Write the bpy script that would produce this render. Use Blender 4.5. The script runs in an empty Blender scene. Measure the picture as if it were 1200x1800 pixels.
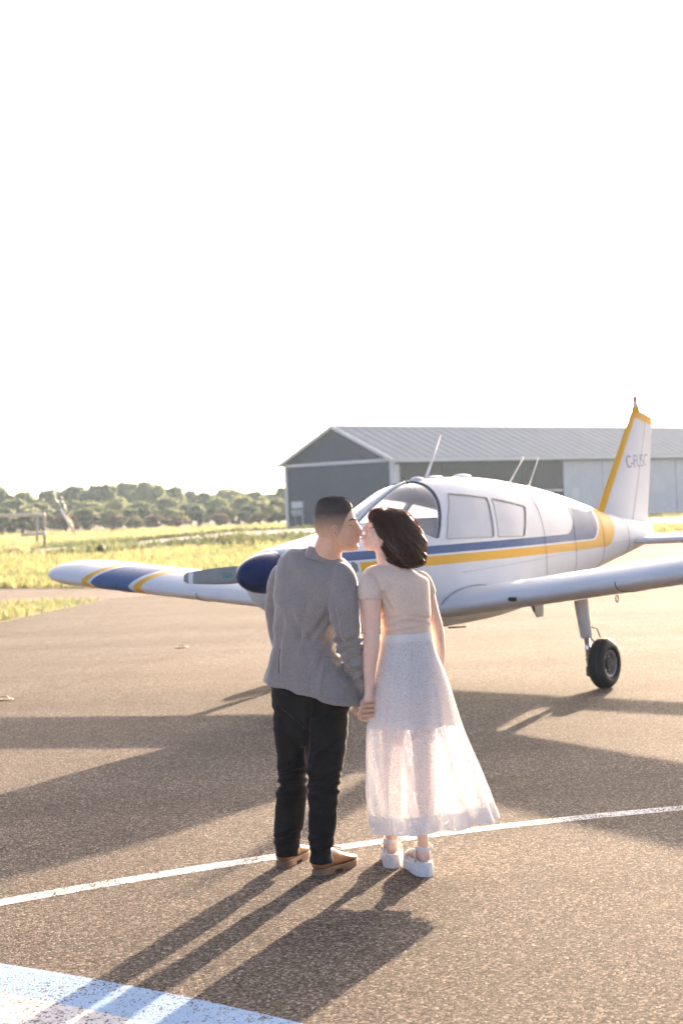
import bpy, bmesh, math, random
import numpy as np
from mathutils import Vector, Matrix, Euler, noise as mnoise
PI = math.pi
rad = math.radians
S = bpy.context.scene
COL = S.collection

# ------------------------------------------------------------------ camera
F, HC, H0, ROLL = 3060.0, 1.68, 887.6, 0.038          # focal length in photo pixels, eye height, horizon row, roll
cam_d = bpy.data.cameras.new('camera')
cam = bpy.data.objects.new('camera', cam_d); COL.objects.link(cam)
cam_d.sensor_fit = 'HORIZONTAL'; cam_d.sensor_width = 36.0; cam_d.lens = F/1200*36.0
cam_d.clip_start = 0.1; cam_d.clip_end = 4000
cam_d.dof.use_dof = True; cam_d.dof.focus_distance = 7.95; cam_d.dof.aperture_fstop = 6.2
cam.matrix_world = Matrix.Translation((0, 0, HC)) @ Matrix.Rotation(PI/2-math.atan((900-H0)/F), 4, 'X') @ Matrix.Rotation(-ROLL, 4, 'Z')
S.camera = cam

# ------------------------------------------------------------------ sky, sun, exposure
SUN_AZ, SUN_EL = rad(19.0), rad(12.4)
w = bpy.data.worlds.new('World'); S.world = w; w.use_nodes = True
nt = w.node_tree; bg = nt.nodes['Background']
sky = nt.nodes.new('ShaderNodeTexSky'); sky.sky_type = 'NISHITA'; sky.sun_disc = False
sky.sun_elevation = SUN_EL; sky.sun_rotation = SUN_AZ; sky.altitude = 60; sky.air_density = .3; sky.dust_density = 4.0; sky.ozone_density = 0.0
nt.links.new(sky.outputs[0], bg.inputs[0]); bg.inputs[1].default_value = 0.15
sun_d = bpy.data.lights.new('sun', 'SUN'); sun = bpy.data.objects.new('sun', sun_d); COL.objects.link(sun)
sun_d.energy = 4.7; sun_d.angle = rad(0.6); sun_d.color = (1.0, 0.755, 0.52)
SUNDIR = Vector((math.sin(SUN_AZ)*math.cos(SUN_EL), math.cos(SUN_AZ)*math.cos(SUN_EL), math.sin(SUN_EL)))
sun.rotation_euler = (-SUNDIR).to_track_quat('-Z', 'Y').to_euler(); sun.location = (20, 60, 30)
S.view_settings.view_transform = 'Standard'; S.view_settings.look = 'None'
S.view_settings.exposure = 2.25; S.view_settings.gamma = 1.0; S.view_settings.use_curve_mapping = False

# ------------------------------------------------------------------ photo pixel -> direction -> point on a known depth / ground
def ray(u, v):
    c, s = math.cos(ROLL), math.sin(ROLL); a, b = u-600, v-H0
    return ((c*a-s*b)/F, -(s*a+c*b)/F)
def at(u, v, D):
    x, z = ray(u, v); return (x*D, D, HC+z*D)
def gr(u, v, z=0.0):
    x, k = ray(u, v); D = (z-HC)/k; return (x*D, D, z)

# ------------------------------------------------------------------ mesh helpers
def link(name, me, mat=None, parent=None, smooth=True):
    o = bpy.data.objects.new(name, me); COL.objects.link(o)
    if mat is not None and not me.materials: me.materials.append(mat)
    if parent is not None: o.parent = parent
    if smooth: me.shade_smooth()
    return o
def mesh(VF, name='m'):
    V, Fc = VF; me = bpy.data.meshes.new(name)
    me.from_pydata([tuple(map(float, v)) for v in V], [], [tuple(map(int, f)) for f in Fc]); me.update(); return me
def obj(name, VF, mat, parent=None, smooth=True, sharp=None):
    me = mesh(VF, name); o = link(name, me, mat, parent, smooth)
    if sharp: me.set_sharp_from_angle(angle=rad(sharp))
    return o
def tag(o, label, cat, group=None):
    o['label'] = label; o['category'] = cat
    if group: o['group'] = group
    return o
def structure(o): o['kind'] = 'structure'; return o
def empty(name, loc=(0, 0, 0), rot=(0, 0, 0)):
    o = bpy.data.objects.new(name, None); COL.objects.link(o); o.location = loc; o.rotation_euler = rot; o.empty_display_size = .2; return o
def cat(*parts):
    V = []; Fc = []
    for v, f in parts:
        n = len(V); V += [tuple(p) for p in v]; Fc += [tuple(i+n for i in q) for q in f]
    return V, Fc
def xf(VF, M):
    return [tuple(M @ Vector(v)) for v in VF[0]], VF[1]
def box(x0, x1, y0, y1, z0, z1, bev=0.0):
    if bev <= 0:
        V = [(x, y, z) for z in (z0, z1) for y in (y0, y1) for x in (x0, x1)]
        return V, [(0, 2, 3, 1), (4, 5, 7, 6), (0, 1, 5, 4), (2, 6, 7, 3), (0, 4, 6, 2), (1, 3, 7, 5)]
    bm = bmesh.new(); bmesh.ops.create_cube(bm, size=1)
    for v in bm.verts: v.co = ((x0+x1)/2+v.co.x*(x1-x0), (y0+y1)/2+v.co.y*(y1-y0), (z0+z1)/2+v.co.z*(z1-z0))
    bmesh.ops.bevel(bm, geom=bm.edges[:], offset=bev, segments=2, affect='EDGES', profile=.5)
    bm.verts.index_update(); V = [tuple(v.co) for v in bm.verts]; Fc = [tuple(v.index for v in f.verts) for f in bm.faces]; bm.free(); return V, Fc
def loft(rings, cap0=True, cap1=True):
    n = len(rings[0]); V = [tuple(p) for r in rings for p in r]; Fc = []
    for i in range(len(rings)-1):
        for j in range(n):
            a, b = i*n+j, i*n+(j+1) % n; Fc.append((a, b, b+n, a+n))
    if cap0: Fc.append(tuple(range(n-1, -1, -1)))
    if cap1: Fc.append(tuple((len(rings)-1)*n+j for j in range(n)))
    return V, Fc
def tube(path, r, n=10, cap=True, squash=None):
    P = [Vector(p) for p in path]; m = len(P)
    R = r if hasattr(r, '__len__') else [r]*m
    T = [(P[min(i+1, m-1)]-P[max(i-1, 0)]).normalized() for i in range(m)]
    up = Vector((0, 0, 1)) if abs(T[0].z) < .9 else Vector((1, 0, 0))
    N = (up-T[0]*up.dot(T[0])).normalized(); rings = []
    for i in range(m):
        N = (N-T[i]*N.dot(T[i])).normalized(); B = T[i].cross(N)
        rr = R[i] if hasattr(R[i], '__len__') else (R[i], R[i])
        rings.append([P[i]+N*(math.cos(2*PI*k/n)*rr[0])+B*(math.sin(2*PI*k/n)*rr[1]) for k in range(n)])
    return loft(rings, cap, cap)
def lathe(prof, n=32, axis='X', c=(0, 0, 0), cap=True):
    rings = []
    for a, r in prof:
        ring = []
        for k in range(n):
            t = 2*PI*k/n; p, q = r*math.cos(t), r*math.sin(t)
            v = {'X': (a, p, q), 'Y': (q, a, p), 'Z': (p, q, a)}[axis]
            ring.append((v[0]+c[0], v[1]+c[1], v[2]+c[2]))
        rings.append(ring)
    return loft(rings, cap, cap)
def ell(c, r, nu=16, nv=12, M=None):
    rings = []
    for i in range(1, nv):
        ph = PI*i/nv; rings.append([(c[0]+r[0]*math.sin(ph)*math.cos(2*PI*k/nu), c[1]+r[1]*math.sin(ph)*math.sin(2*PI*k/nu), c[2]-r[2]*math.cos(ph)) for k in range(nu)])
    V, Fc = loft(rings, False, False); n = len(V); V += [(c[0], c[1], c[2]-r[2]), (c[0], c[1], c[2]+r[2])]
    for k in range(nu):
        Fc.append((n, (k+1) % nu, k)); b = (nv-2)*nu; Fc.append((n+1, b+k, b+(k+1) % nu))
    if M is not None:
        C = Vector(c); V = [tuple(C+M @ (Vector(v)-C)) for v in V]
    return V, Fc
def prism(poly, a, b, axis='Y'):
    n = len(poly); f = {'Y': lambda p, t: (p[0], t, p[1]), 'Z': lambda p, t: (p[0], p[1], t), 'X': lambda p, t: (t, p[0], p[1])}[axis]
    return loft([[f(p, a) for p in poly], [f(p, b) for p in poly]])
def recalc(me):
    bm = bmesh.new(); bm.from_mesh(me); bmesh.ops.recalc_face_normals(bm, faces=bm.faces); bm.to_mesh(me); bm.free(); return me
def modded(me, *mods):
    """a copy of a mesh after modifiers [(type, {settings})]"""
    o = bpy.data.objects.new('tmp', me); COL.objects.link(o)
    for t, kw in mods:
        m = o.modifiers.new(t, t)
        for k, v in kw.items(): setattr(m, k, v)
    dg = bpy.context.evaluated_depsgraph_get(); dg.update()
    out = bpy.data.meshes.new_from_object(o.evaluated_get(dg), depsgraph=dg); out.materials.clear()
    bpy.data.objects.remove(o); return out
def boolean(a, b, op):
    ob = bpy.data.objects.new('tmpb', b); COL.objects.link(ob)
    r = modded(a, ('BOOLEAN', dict(operation=op, object=ob, solver='EXACT'))); bpy.data.objects.remove(ob); return r
def fuse(VF, voxel, smooth=4, fac=.5):
    me = recalc(mesh(VF, 'f'))
    return modded(me, ('REMESH', dict(mode='VOXEL', voxel_size=voxel)), ('SMOOTH', dict(iterations=smooth, factor=fac)))

# ------------------------------------------------------------------ material helpers
class N:
    """tiny expression builder for shader math"""
    def __init__(s, nt, sock): s.nt, s.k = nt, sock
    def _m(s, op, o=None, o2=None):
        n = s.nt.nodes.new('ShaderNodeMath'); n.operation = op; s.nt.links.new(s.k, n.inputs[0])
        for i, q in ((1, o), (2, o2)):
            if q is None: continue
            if isinstance(q, N): s.nt.links.new(q.k, n.inputs[i])
            else: n.inputs[i].default_value = q
        return N(s.nt, n.outputs[0])
    def __add__(s, o): return s._m('ADD', o)
    def __sub__(s, o): return s._m('SUBTRACT', o)
    def __mul__(s, o): return s._m('MULTIPLY', o)
    def __truediv__(s, o): return s._m('DIVIDE', o)
    def lt(s, o): return s._m('LESS_THAN', o)
    def gt(s, o): return s._m('GREATER_THAN', o)
    def mx(s, o): return s._m('MAXIMUM', o)
    def mn(s, o): return s._m('MINIMUM', o)
    def ab(s): return s._m('ABSOLUTE')
    def sq(s): return s._m('POWER', 2.0)
    def sqrt(s): return s._m('SQRT')
    def neg(s): return s._m('MULTIPLY', -1.0)
    def frac(s): return s._m('FRACT')
def newmat(name):
    m = bpy.data.materials.new(name); m.use_nodes = True; nt = m.node_tree; return m, nt, nt.nodes['Principled BSDF']
def coords(nt, kind='Object'):
    t = nt.nodes.new('ShaderNodeTexCoord'); return t.outputs[kind]
def xyz(nt, sock):
    s = nt.nodes.new('ShaderNodeSeparateXYZ'); nt.links.new(sock, s.inputs[0]); return [N(nt, o) for o in s.outputs]
def noise(nt, co, scale, detail=4, rough=.55, dist=0.0):
    n = nt.nodes.new('ShaderNodeTexNoise'); n.inputs['Scale'].default_value = scale; n.inputs['Detail'].default_value = detail
    n.inputs['Roughness'].default_value = rough; n.inputs['Distortion'].default_value = dist
    if co is not None: nt.links.new(co, n.inputs['Vector'])
    return n
def ramp(nt, fac, stops):
    r = nt.nodes.new('ShaderNodeValToRGB'); nt.links.new(fac, r.inputs[0]); e = r.color_ramp.elements
    for i, (p, c) in enumerate(stops):
        q = e[i] if i < 2 else e.new(p)
        q.position = p; q.color = (*c, 1) if hasattr(c, '__len__') else (c, c, c, 1)
    return r.outputs[0]
def mixc(nt, fac, a, b, mode='MIX'):
    n = nt.nodes.new('ShaderNodeMix'); n.data_type = 'RGBA'; n.blend_type = mode
    for i, q in ((0, fac), (6, a), (7, b)):
        if isinstance(q, N): q = q.k
        if isinstance(q, bpy.types.NodeSocket): nt.links.new(q, n.inputs[i])
        elif i == 0: n.inputs[0].default_value = q
        else: n.inputs[i].default_value = (*q, 1)
    return n.outputs[2]
def bump(nt, b, h, strength=.3, dist=.01, prev=None):
    n = nt.nodes.new('ShaderNodeBump'); n.inputs['Strength'].default_value = strength; n.inputs['Distance'].default_value = dist
    nt.links.new(h.k if isinstance(h, N) else h, n.inputs['Height'])
    if prev is not None: nt.links.new(prev, n.inputs['Normal'])
    nt.links.new(n.outputs[0], b.inputs['Normal']); return n.outputs[0]
def simple(name, col, rough=.5, metal=0.0, var=.12, nscale=20, bmp=0.0, bscale=200, spec=None, kind='Object'):
    """plain surface: base colour with slight blotchy variation, roughness variation and fine relief"""
    m, nt, b = newmat(name); co = coords(nt, kind); n = noise(nt, co, nscale, 5)
    c = ramp(nt, n.outputs[0], [(.25, tuple(k*(1-var) for k in col)), (.75, tuple(min(1, k*(1+var)) for k in col))])
    nt.links.new(c, b.inputs['Base Color']); b.inputs['Metallic'].default_value = metal
    r = ramp(nt, n.outputs[0], [(.2, max(0, rough-.07)), (.8, min(1, rough+.07))]); nt.links.new(r, b.inputs['Roughness'])
    if spec is not None: b.inputs['Specular IOR Level'].default_value = spec
    if bmp: bump(nt, b, noise(nt, co, bscale, 3).outputs[0], bmp, .005)
    return m

# ================================================================== the setting
def asphalt(name, tint=(1.13, 1.05, .98), paint=None, wear=.35, pale=0.0):
    m, nt, b = newmat(name); co = coords(nt, 'Object')
    v1 = nt.nodes.new('ShaderNodeTexVoronoi'); v1.inputs['Scale'].default_value = 125; nt.links.new(co, v1.inputs['Vector'])
    v1.inputs['Randomness'].default_value = 1.0
    sx = nt.nodes.new('ShaderNodeSeparateColor'); nt.links.new(v1.outputs['Color'], sx.inputs[0])
    stone = ramp(nt, sx.outputs[0], [(.0, (.020, .018, .016)), (.35, (.052, .046, .041)), (.7, (.120, .105, .094)), (.92, (.225, .20, .18)), (1.0, (.38, .355, .33))])
    big = noise(nt, co, .35, 6, .6, .6); med = noise(nt, co, 3.2, 5, .6)
    g = mixc(nt, 1.0, stone, ramp(nt, big.outputs[0], [(.3, (.80, .785, .77)), (.7, (1.12, 1.12, 1.12))]), 'MULTIPLY')
    g = mixc(nt, 1.0, g, ramp(nt, med.outputs[0], [(.25, (.86, .86, .86)), (.75, (1.10, 1.08, 1.06))]), 'MULTIPLY')
    # long faint paver seams and rolled lanes
    X, Y, Z = xyz(nt, co)
    lane = noise(nt, None, 1.0, 3, .5); mp = nt.nodes.new('ShaderNodeMapping'); mp.inputs['Rotation'].default_value = (0, 0, rad(28)); mp.inputs['Scale'].default_value = (.07, .85, 1)
    nt.links.new(co, mp.inputs[0]); nt.links.new(mp.outputs[0], lane.inputs['Vector'])
    g = mixc(nt, 1.0, g, ramp(nt, lane.outputs[0], [(.32, (.84, .83, .82)), (.6, (1.06, 1.06, 1.06))]), 'MULTIPLY')
    g = mixc(nt, 1.0, g, tint, 'MULTIPLY')
    dd = N(nt, v1.outputs['Distance']); hgt = (N(nt, sx.outputs[1])*.8 - dd*1.1)
    fine = noise(nt, co, 420, 2); hgt = hgt + N(nt, fine.outputs[0])*.35
    if paint:
        pn = noise(nt, co, 30, 6, .7); w2 = noise(nt, co, 3.0, 4)
        mask = (N(nt, sx.outputs[1])*.55 + N(nt, pn.outputs[0])*.9 + N(nt, w2.outputs[0])*.5).gt(wear*2.0)
        dirty = ramp(nt, med.outputs[0], [(.25, tuple(k*.86 for k in paint)), (.75, paint)])
        g = mixc(nt, mask, g, dirty)
    nt.links.new(g, b.inputs['Base Color']); b.inputs['Roughness'].default_value = .97; b.inputs['Specular IOR Level'].default_value = .08
    bump(nt, b, hgt, .85, .0055)
    return m
M_asphalt = asphalt('asphalt', tint=(1.13, 1.05, .98))
M_road = asphalt('old_asphalt', tint=(1.7, 1.58, 1.5))
M_white = asphalt('white_road_paint', paint=(.74, .73, .71), wear=.44)
M_blue = asphalt('blue_road_paint', paint=(.32, .46, .66), wear=.385)
M_whitefill = asphalt('white_fill_paint', paint=(.70, .67, .66), wear=.40)
def ground_mat():
    m, nt, b = newmat('meadow_soil'); co = coords(nt); n = noise(nt, co, .18, 6, .6, .4); n2 = noise(nt, co, 6, 5, .7)
    c = ramp(nt, n.outputs[0], [(.3, (.10, .10, .03)), (.5, (.17, .145, .05)), (.72, (.23, .18, .075))])
    c = mixc(nt, 1.0, c, ramp(nt, n2.outputs[0], [(.3, (.7, .72, .65)), (.7, (1.15, 1.12, 1.05))]), 'MULTIPLY')
    nt.links.new(c, b.inputs['Base Color']); b.inputs['Roughness'].default_value = .95; bump(nt, b, n2.outputs[0], .6, .06); return m
M_soil = ground_mat()
def sheet(name, poly, z, mat):
    return structure(obj(name, ([(p[0], p[1], z) for p in poly], [tuple(range(len(poly)))]), mat, smooth=False))
G = 700
sheet('ground', [(-G, -G), (G, -G), (G, G), (-G, G)], 0, M_soil)
bpy.data.objects['ground'].location.z = -.004
sheet('apron', [(-40, -14), (70, -14), (70, 98), (40, 94), (14.7, 75.4), (13.1, 73.2), (8, 62), (3, 45), (1, 37), (-1.86, 36.6), (-4.64, 34.5), (-5.12, 31.1), (-5.55, 27.87), (-7.6, 18), (-40, 8)], 0, M_asphalt)
sheet('taxiway_road', [(-60, 76), (-8.17, 41.3), (-4.63, 38.76), (-1.86, 36.6), (-4.64, 34.5), (-6.72, 33.94), (-60, 19.6)], .004, M_road)
M_gravel = simple('gravel', (.062, .058, .054), .95, var=.25, nscale=30, bmp=.6, bscale=60)
EB = [(-16, 69.6), (-9.3, 73.7), (-2.6, 78.4), (6, 84), (16, 90)]       # foot of the low embankment
def bank_z(x, y):
    d = (y-np.interp(x, [p[0] for p in EB], [p[1] for p in EB])); a_ = np.interp(x, [-16, -11, -6], [0, .12, .40]); return np.interp(d, [0, 3.2, 20, 27], [0, 1, 1, 0])*a_
gx, gd = np.linspace(-16, 16, 65), [-.3, 0, .8, 1.6, 2.4, 3.2, 6, 10, 15, 20, 23.5, 27, 27.3]
V = []
for x_ in gx:
    y0_ = float(np.interp(x_, [p[0] for p in EB], [p[1] for p in EB])); V += [(x_, y0_+d_, float(bank_z(x_, y0_+d_))-(.05 if d_ < 0 or d_ > 27 else 0)+.05*(0 < d_ < 27)*math.sin(x_*3+d_)*.3) for d_ in gd]
nd = len(gd); structure(obj('embankment', (V, [(i*nd+j, (i+1)*nd+j, (i+1)*nd+j+1, i*nd+j+1) for i in range(64) for j in range(nd-1)]), M_soil))
V = []
for x_ in gx[10:]:
    y0_ = float(np.interp(x_, [p[0] for p in EB], [p[1] for p in EB])); V += [(x_, y0_+d_, float(bank_z(x_, y0_+d_))+.03) for d_ in (3.6, 8, 13, 18.5)]
structure(obj('gravel_path', (V, [(i*4+j, (i+1)*4+j, (i+1)*4+j+1, i*4+j+1) for i in range(len(gx)-11) for j in range(3)]), M_gravel))
def strip(name, pts, w, z, mat):
    n = len(pts); L = []; R = []
    for i in range(n):
        a = Vector(pts[max(i-1, 0)]); c = Vector(pts[min(i+1, n-1)]); t = (c-a).normalized(); q = Vector((-t.y, t.x)); p = Vector(pts[i])
        L.append((*(p+q*w/2), z)); R.append((*(p-q*w/2), z))
    return structure(obj(name, (L+R, [(i, i+1, n+i+1, n+i) for i in range(n-1)][::-1]), mat, smooth=False))
lp = np.array([(-1.549, 7.57), (-1.293, 7.80), (-.857, 8.085), (-.474, 8.33), (.19, 8.66), (.751, 8.89), (1.244, 9.085), (1.754, 9.266)])
cf = np.polyfit(lp[:, 0], lp[:, 1], 2)
strip('painted_line', [(x, np.polyval(cf, x)) for x in np.linspace(-5, 7, 61)], .125, .0015, M_white)
M_joint = asphalt('sealed_joint', tint=(.95, .85, .76))
for nm_, pts_, w_ in (('apron_joint', [(-40, 1252), (0, 1240), (110, 1209), (224, 1177), (332, 1145), (420, 1121), (500, 1100)], .05), ('apron_joint', [(-40, 1161), (0, 1152), (160, 1125), (330, 1096), (460, 1072)], .06)):
    strip(nm_, [(gr(u_, v_)[0]+.03*math.sin(u_), gr(u_, v_)[1]) for u_, v_ in pts_], w_, .0015, M_joint)
# painted compass circle: blue ring round a white field, seen at its far rim
def fitc(P):
    P = np.array(P); A = np.c_[2*P, np.ones(len(P))]; s = np.linalg.lstsq(A, (P**2).sum(1), rcond=None)[0]; return s[0], s[1], math.sqrt(s[2]+s[0]**2+s[1]**2)
cc = np.array([-5.9, -.45]); Rr = float(np.mean([np.hypot(*(np.array(p)-cc)) for p in [(-1.35, 6.557), (-.976, 6.293), (-.597, 5.996), (-.214, 5.676)]]))
Ri = float(np.mean([np.hypot(*(np.array(p)-cc)) for p in [(-1.284, 6.216), (-1.117, 6.051), (-.95, 5.854)]]))
def disc(name, r0, r1, z, mat, n=240):
    V = [(cc[0]+r*math.cos(2*PI*k/n), cc[1]+r*math.sin(2*PI*k/n), z) for r in ((r0, r1) if r0 > 0 else (r1,)) for k in range(n)]
    Fc = [(k, n+k, n+(k+1) % n, (k+1) % n) for k in range(n)][:] if r0 > 0 else [tuple(range(n))]
    return structure(obj(name, (V, Fc), mat, smooth=False))
disc('painted_ring', Ri, Rr, .0015, M_blue); disc('painted_field', 0, Ri, .0015, M_whitefill)

# ================================================================== hangar
def ribbed(name, col, rough=.45, metal=.0, period=.30, axis='X', var=.06):
    m, nt, b = newmat(name); co = coords(nt); X, Y, Z = xyz(nt, co); q = {'X': X, 'Y': Y}[axis]
    f = (q/period).frac(); rib = (f-.5).ab().lt(.09)
    n = noise(nt, co, .8, 5, .6); st = noise(nt, co, 4, 4)
    c = ramp(nt, n.outputs[0], [(.3, tuple(k*(1-var) for k in col)), (.7, tuple(k*(1+var) for k in col))])
    c = mixc(nt, 1.0, c, ramp(nt, st.outputs[0], [(.3, (.93, .93, .93)), (.7, (1.03, 1.03, 1.03))]), 'MULTIPLY')
    nt.links.new(c, b.inputs['Base Color']); b.inputs['Roughness'].default_value = rough; b.inputs['Metallic'].default_value = metal; b.inputs['Specular IOR Level'].default_value = .12
    bump(nt, b, rib, 1.0, .035); return m
M_clad = ribbed('slate_blue_cladding', (.012, .036, .090), .5)
M_cladd = ribbed('charcoal_door_cladding', (.040, .046, .055), .55)
M_whitedoor = ribbed('white_door_cladding', (.58, .59, .61), .5)
M_roofm = ribbed('pale_metal_roofing', (.21, .235, .27), .8, 0, period=.6)
M_trim = simple('white_metal_trim', (.62, .62, .61), .45, var=.06, nscale=3)
hr = empty('hangar', (3.55, 117, 0), (0, 0, math.atan2(7.51, 8)))
tag(hr, 'long slate blue metal hangar with white trim and pale roof behind the airplane', 'hangar')
W, EH, RH, LN = 10.97, 4.72, 7.12, 46.0
sl = (RH-EH)/(W/2)
gab = [(0, .25), (W, .25), (W, EH), (W/2, RH-.02), (0, EH)]
M_cladY = ribbed('slate_blue_gable_cladding', (.012, .036, .090), .5, axis='Y')
obj('gable_wall', prism(gab, -.0, .12, 'X'), M_cladY, hr, False)
obj('gable_wall', prism(gab, LN-.12, LN, 'X'), M_cladY, hr, False)
obj('rear_wall', box(.12, LN-.12, W-.12, W-.003, .25, EH), M_clad, hr, False)
obj('foundation', box(-.05, LN+.05, -.05, W+.05, -.1, .25), M_trim, hr, False)
obj('gable_band', box(-.05, -.001, .26, W-.26, EH-.22, EH-.02), M_trim, hr, False)
for y in (-.02, W-.25): obj('corner_trim', box(-.06, .25, y, y+.27, .251, EH-.001), M_trim, hr, False)
for s in (0, 1):
    y0, y1 = ((-.45, W/2) if s == 0 else (W+.45, W/2)); za = EH-sl*.45
    P = [(y0, za), (y1, RH), (y1, RH+.10), (y0, za+.10)]
    obj('roof_slope', prism(P, -.40, LN+.4, 'X'), M_roofm, hr, False)
    obj('barge_board', prism([(y0, za-.12), (y1, RH-.12), (y1, RH+.13), (y0, za+.13)], -.46, -.402, 'X'), M_trim, hr, False)
for i_ in range(46): obj('roof_rib', prism([(-.44, EH-sl*.44+.10), (W/2-.27, RH+.10-sl*.27), (W/2-.27, RH+.13-sl*.27), (-.44, EH-sl*.44+.13)], .2+i_*1.0, .245+i_*1.0, 'X'), M_roofm, hr, False)
obj('eave_fascia', box(-.40, LN+.4, -.50, -.452, EH-sl*.45-.10, EH-sl*.45+.13), M_trim, hr, False)
obj('ridge_cap', prism([(W/2-.25, RH+.02), (W/2, RH+.13), (W/2+.25, RH+.02), (W/2, RH+.17)], -.42, LN+.42, 'X'), M_trim, hr, False)
M_dark = simple('dark_recess', (.03, .03, .032), .8)
obj('door_header', box(.26, LN-.2, .02, .10, EH-.45, EH), M_dark, hr, False)
xs = [.6+4.3*i for i in range(5)]
obj('door_post', box(.25, .6, -.015, .12, .251, EH-.45), M_trim, hr, False)
for i in range(4):
    d = obj('sliding_door', box(xs[i], xs[i+1]-.03, .05, .12, .251, EH-.46), M_cladd, hr, False)
    obj('rail', box(xs[i]+.02, xs[i+1]-.05, .0, .049, 2.10, 2.22), M_trim, d, False)
    obj('edge_trim', box(xs[i+1]-.12, xs[i+1]-.035, .02, .049, .26, EH-.47), M_cladd, d, False)
x = 17.85
while x < LN-4:
    d = obj('sliding_door', box(x, x+4.6, -.02, .10, .251, EH-.40), M_whitedoor, hr, False)
    obj('edge_trim', box(x-.02, x+.06, -.06, -.022, .26, EH-.41), M_trim, d, False); x += 4.65
dr = obj('side_door', box(18.6, 19.55, -.06, -.022, .26, 2.3), M_trim, hr, False)
obj('handle', box(19.38, 19.42, -.10, -.061, 1.15, 1.3), M_dark, dr, False)

# electric meter stand beside the gable
mx = empty('electric_meter_stand', gr(527, 933.5), (0, 0, rad(-38)))
tag(mx, 'grey electric meter boxes on posts beside the slate blue gable wall', 'meter stand')
M_galv = simple('galvanised_steel', (.42, .43, .43), .45, .4)
for xx in (-.3, .32): obj('post', tube([(xx, 0, 0), (xx, 0, 1.95)], .05, 8), M_galv, mx)
obj('cabinet', box(-.48, .46, -.22, -.052, 1.58, 2.02, .02), M_trim, mx, False)
for i in range(4):
    bxx = obj('meter_box', box(-.47+.235*i, -.27+.235*i, -.2, -.052, 1.06, 1.46, .015), M_galv, mx, False)
    obj('meter_dial', lathe([(-.25, .06), (-.2005, .075)], 14, 'Y', (-.37+.235*i, 0, 1.30)), M_trim, bxx)

# rail fence and its posts
M_wood = simple('weathered_wood', (.62, .53, .44), .85, var=.3, nscale=8, bmp=.4, bscale=40)
M_woodp = simple('weathered_post_wood', (.34, .30, .26), .85, var=.3, nscale=8, bmp=.4, bscale=40)
fb = empty('rail_fence', gr(80, 962)); D = fb.location.y
tag(fb, 'weathered two rail wooden fence standing in the meadow grass', 'fence')
def loc(u, v, D): p = at(u, v, D); return (p[0]-fb.location.x, p[1]-fb.location.y, p[2]-fb.location.z)
for (u, v0, v1, DD) in ((79, 962, 898, D), (66, 958, 908, D+8), (-45, 966, 902, D-1)):
    p = loc(u, v0, DD); q = loc(u-1.5, v1, DD); obj('post', tube([(p[0], p[1], -.1-0*fb.location.z), q], .075, 8), M_woodp, fb)
obj('rail', tube([loc(-50, 908, D-.14), loc(80, 905, D-.14)], (.085, .085), 8), M_wood, fb)
obj('rail', tube([loc(38, 941, D-.14), loc(80, 937, D-.14)], (.08, .08), 8), M_wood, fb)

# guy wire markers
M_mw = simple('white_plastic_sleeve', (.75, .72, .68), .5); M_mo = simple('orange_plastic_sleeve', (.70, .28, .04), .5); M_wire = simple('steel_wire', (.35, .33, .30), .4, .6)
D = gr(135, 943)[1]
def marker(u0, v0, u1, v1, u2, v2, mat, label, r):
    b0 = Vector(at(u0, v0, D)); b0.z = 0; t = Vector(at(u1, v1, D))-b0; q = Vector(at(u2, v2, D+2))-b0
    o = empty('guy_wire_marker', b0); tag(o, label, 'guy marker')
    obj('sleeve', tube([(0, 0, 0), t], r, 8), mat, o); obj('wire', tube([t*.99, q], .018, 5), M_wire, o); return o
marker(135, 943, 107, 895, 94, 862, M_mw, 'white sleeve on a slanting guy wire in the meadow', .085)
marker(134, 941, 119, 905, 108, 872, M_mo, 'orange sleeve on a slanting guy wire in the meadow', .075)

# ================================================================== the light airplane
PX, PYAW, PPIT, PROL = (.91, 16.14, 0), rad(-126.3), rad(2.08), rad(1.12)
ap = empty('airplane', PX, (PROL, PPIT, PYAW))
tag(ap, 'small white low wing airplane with blue and yellow stripes parked on the apron', 'airplane')
WHITE, BLUE, YELL = (.70, .70, .695), (.085, .135, .26), (.78, .43, .055)
def paint_base(nt, b, col, rough=.52):
    """slightly dusty aircraft enamel on riveted sheet"""
    co = coords(nt); n = noise(nt, co, 2.2, 6, .62); n2 = noise(nt, co, 26, 4, .65)
    g = mixc(nt, 1.0, col, ramp(nt, n.outputs[0], [(.3, (.90, .895, .885)), (.7, (1.0, 1.0, 1.0))]), 'MULTIPLY')
    spots = noise(nt, co, 90, 2, .5); g = mixc(nt, 1.0, g, ramp(nt, spots.outputs[0], [(.27, (.80, .78, .75)), (.33, (1, 1, 1))]), 'MULTIPLY')
    nt.links.new(g, b.inputs['Base Color'])
    nt.links.new(ramp(nt, n2.outputs[0], [(.3, rough-.06), (.7, rough+.1)]), b.inputs['Roughness'])
    b.inputs['Specular IOR Level'].default_value = .07
    bump(nt, b, n.outputs[0], .05, .02); return co
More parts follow.
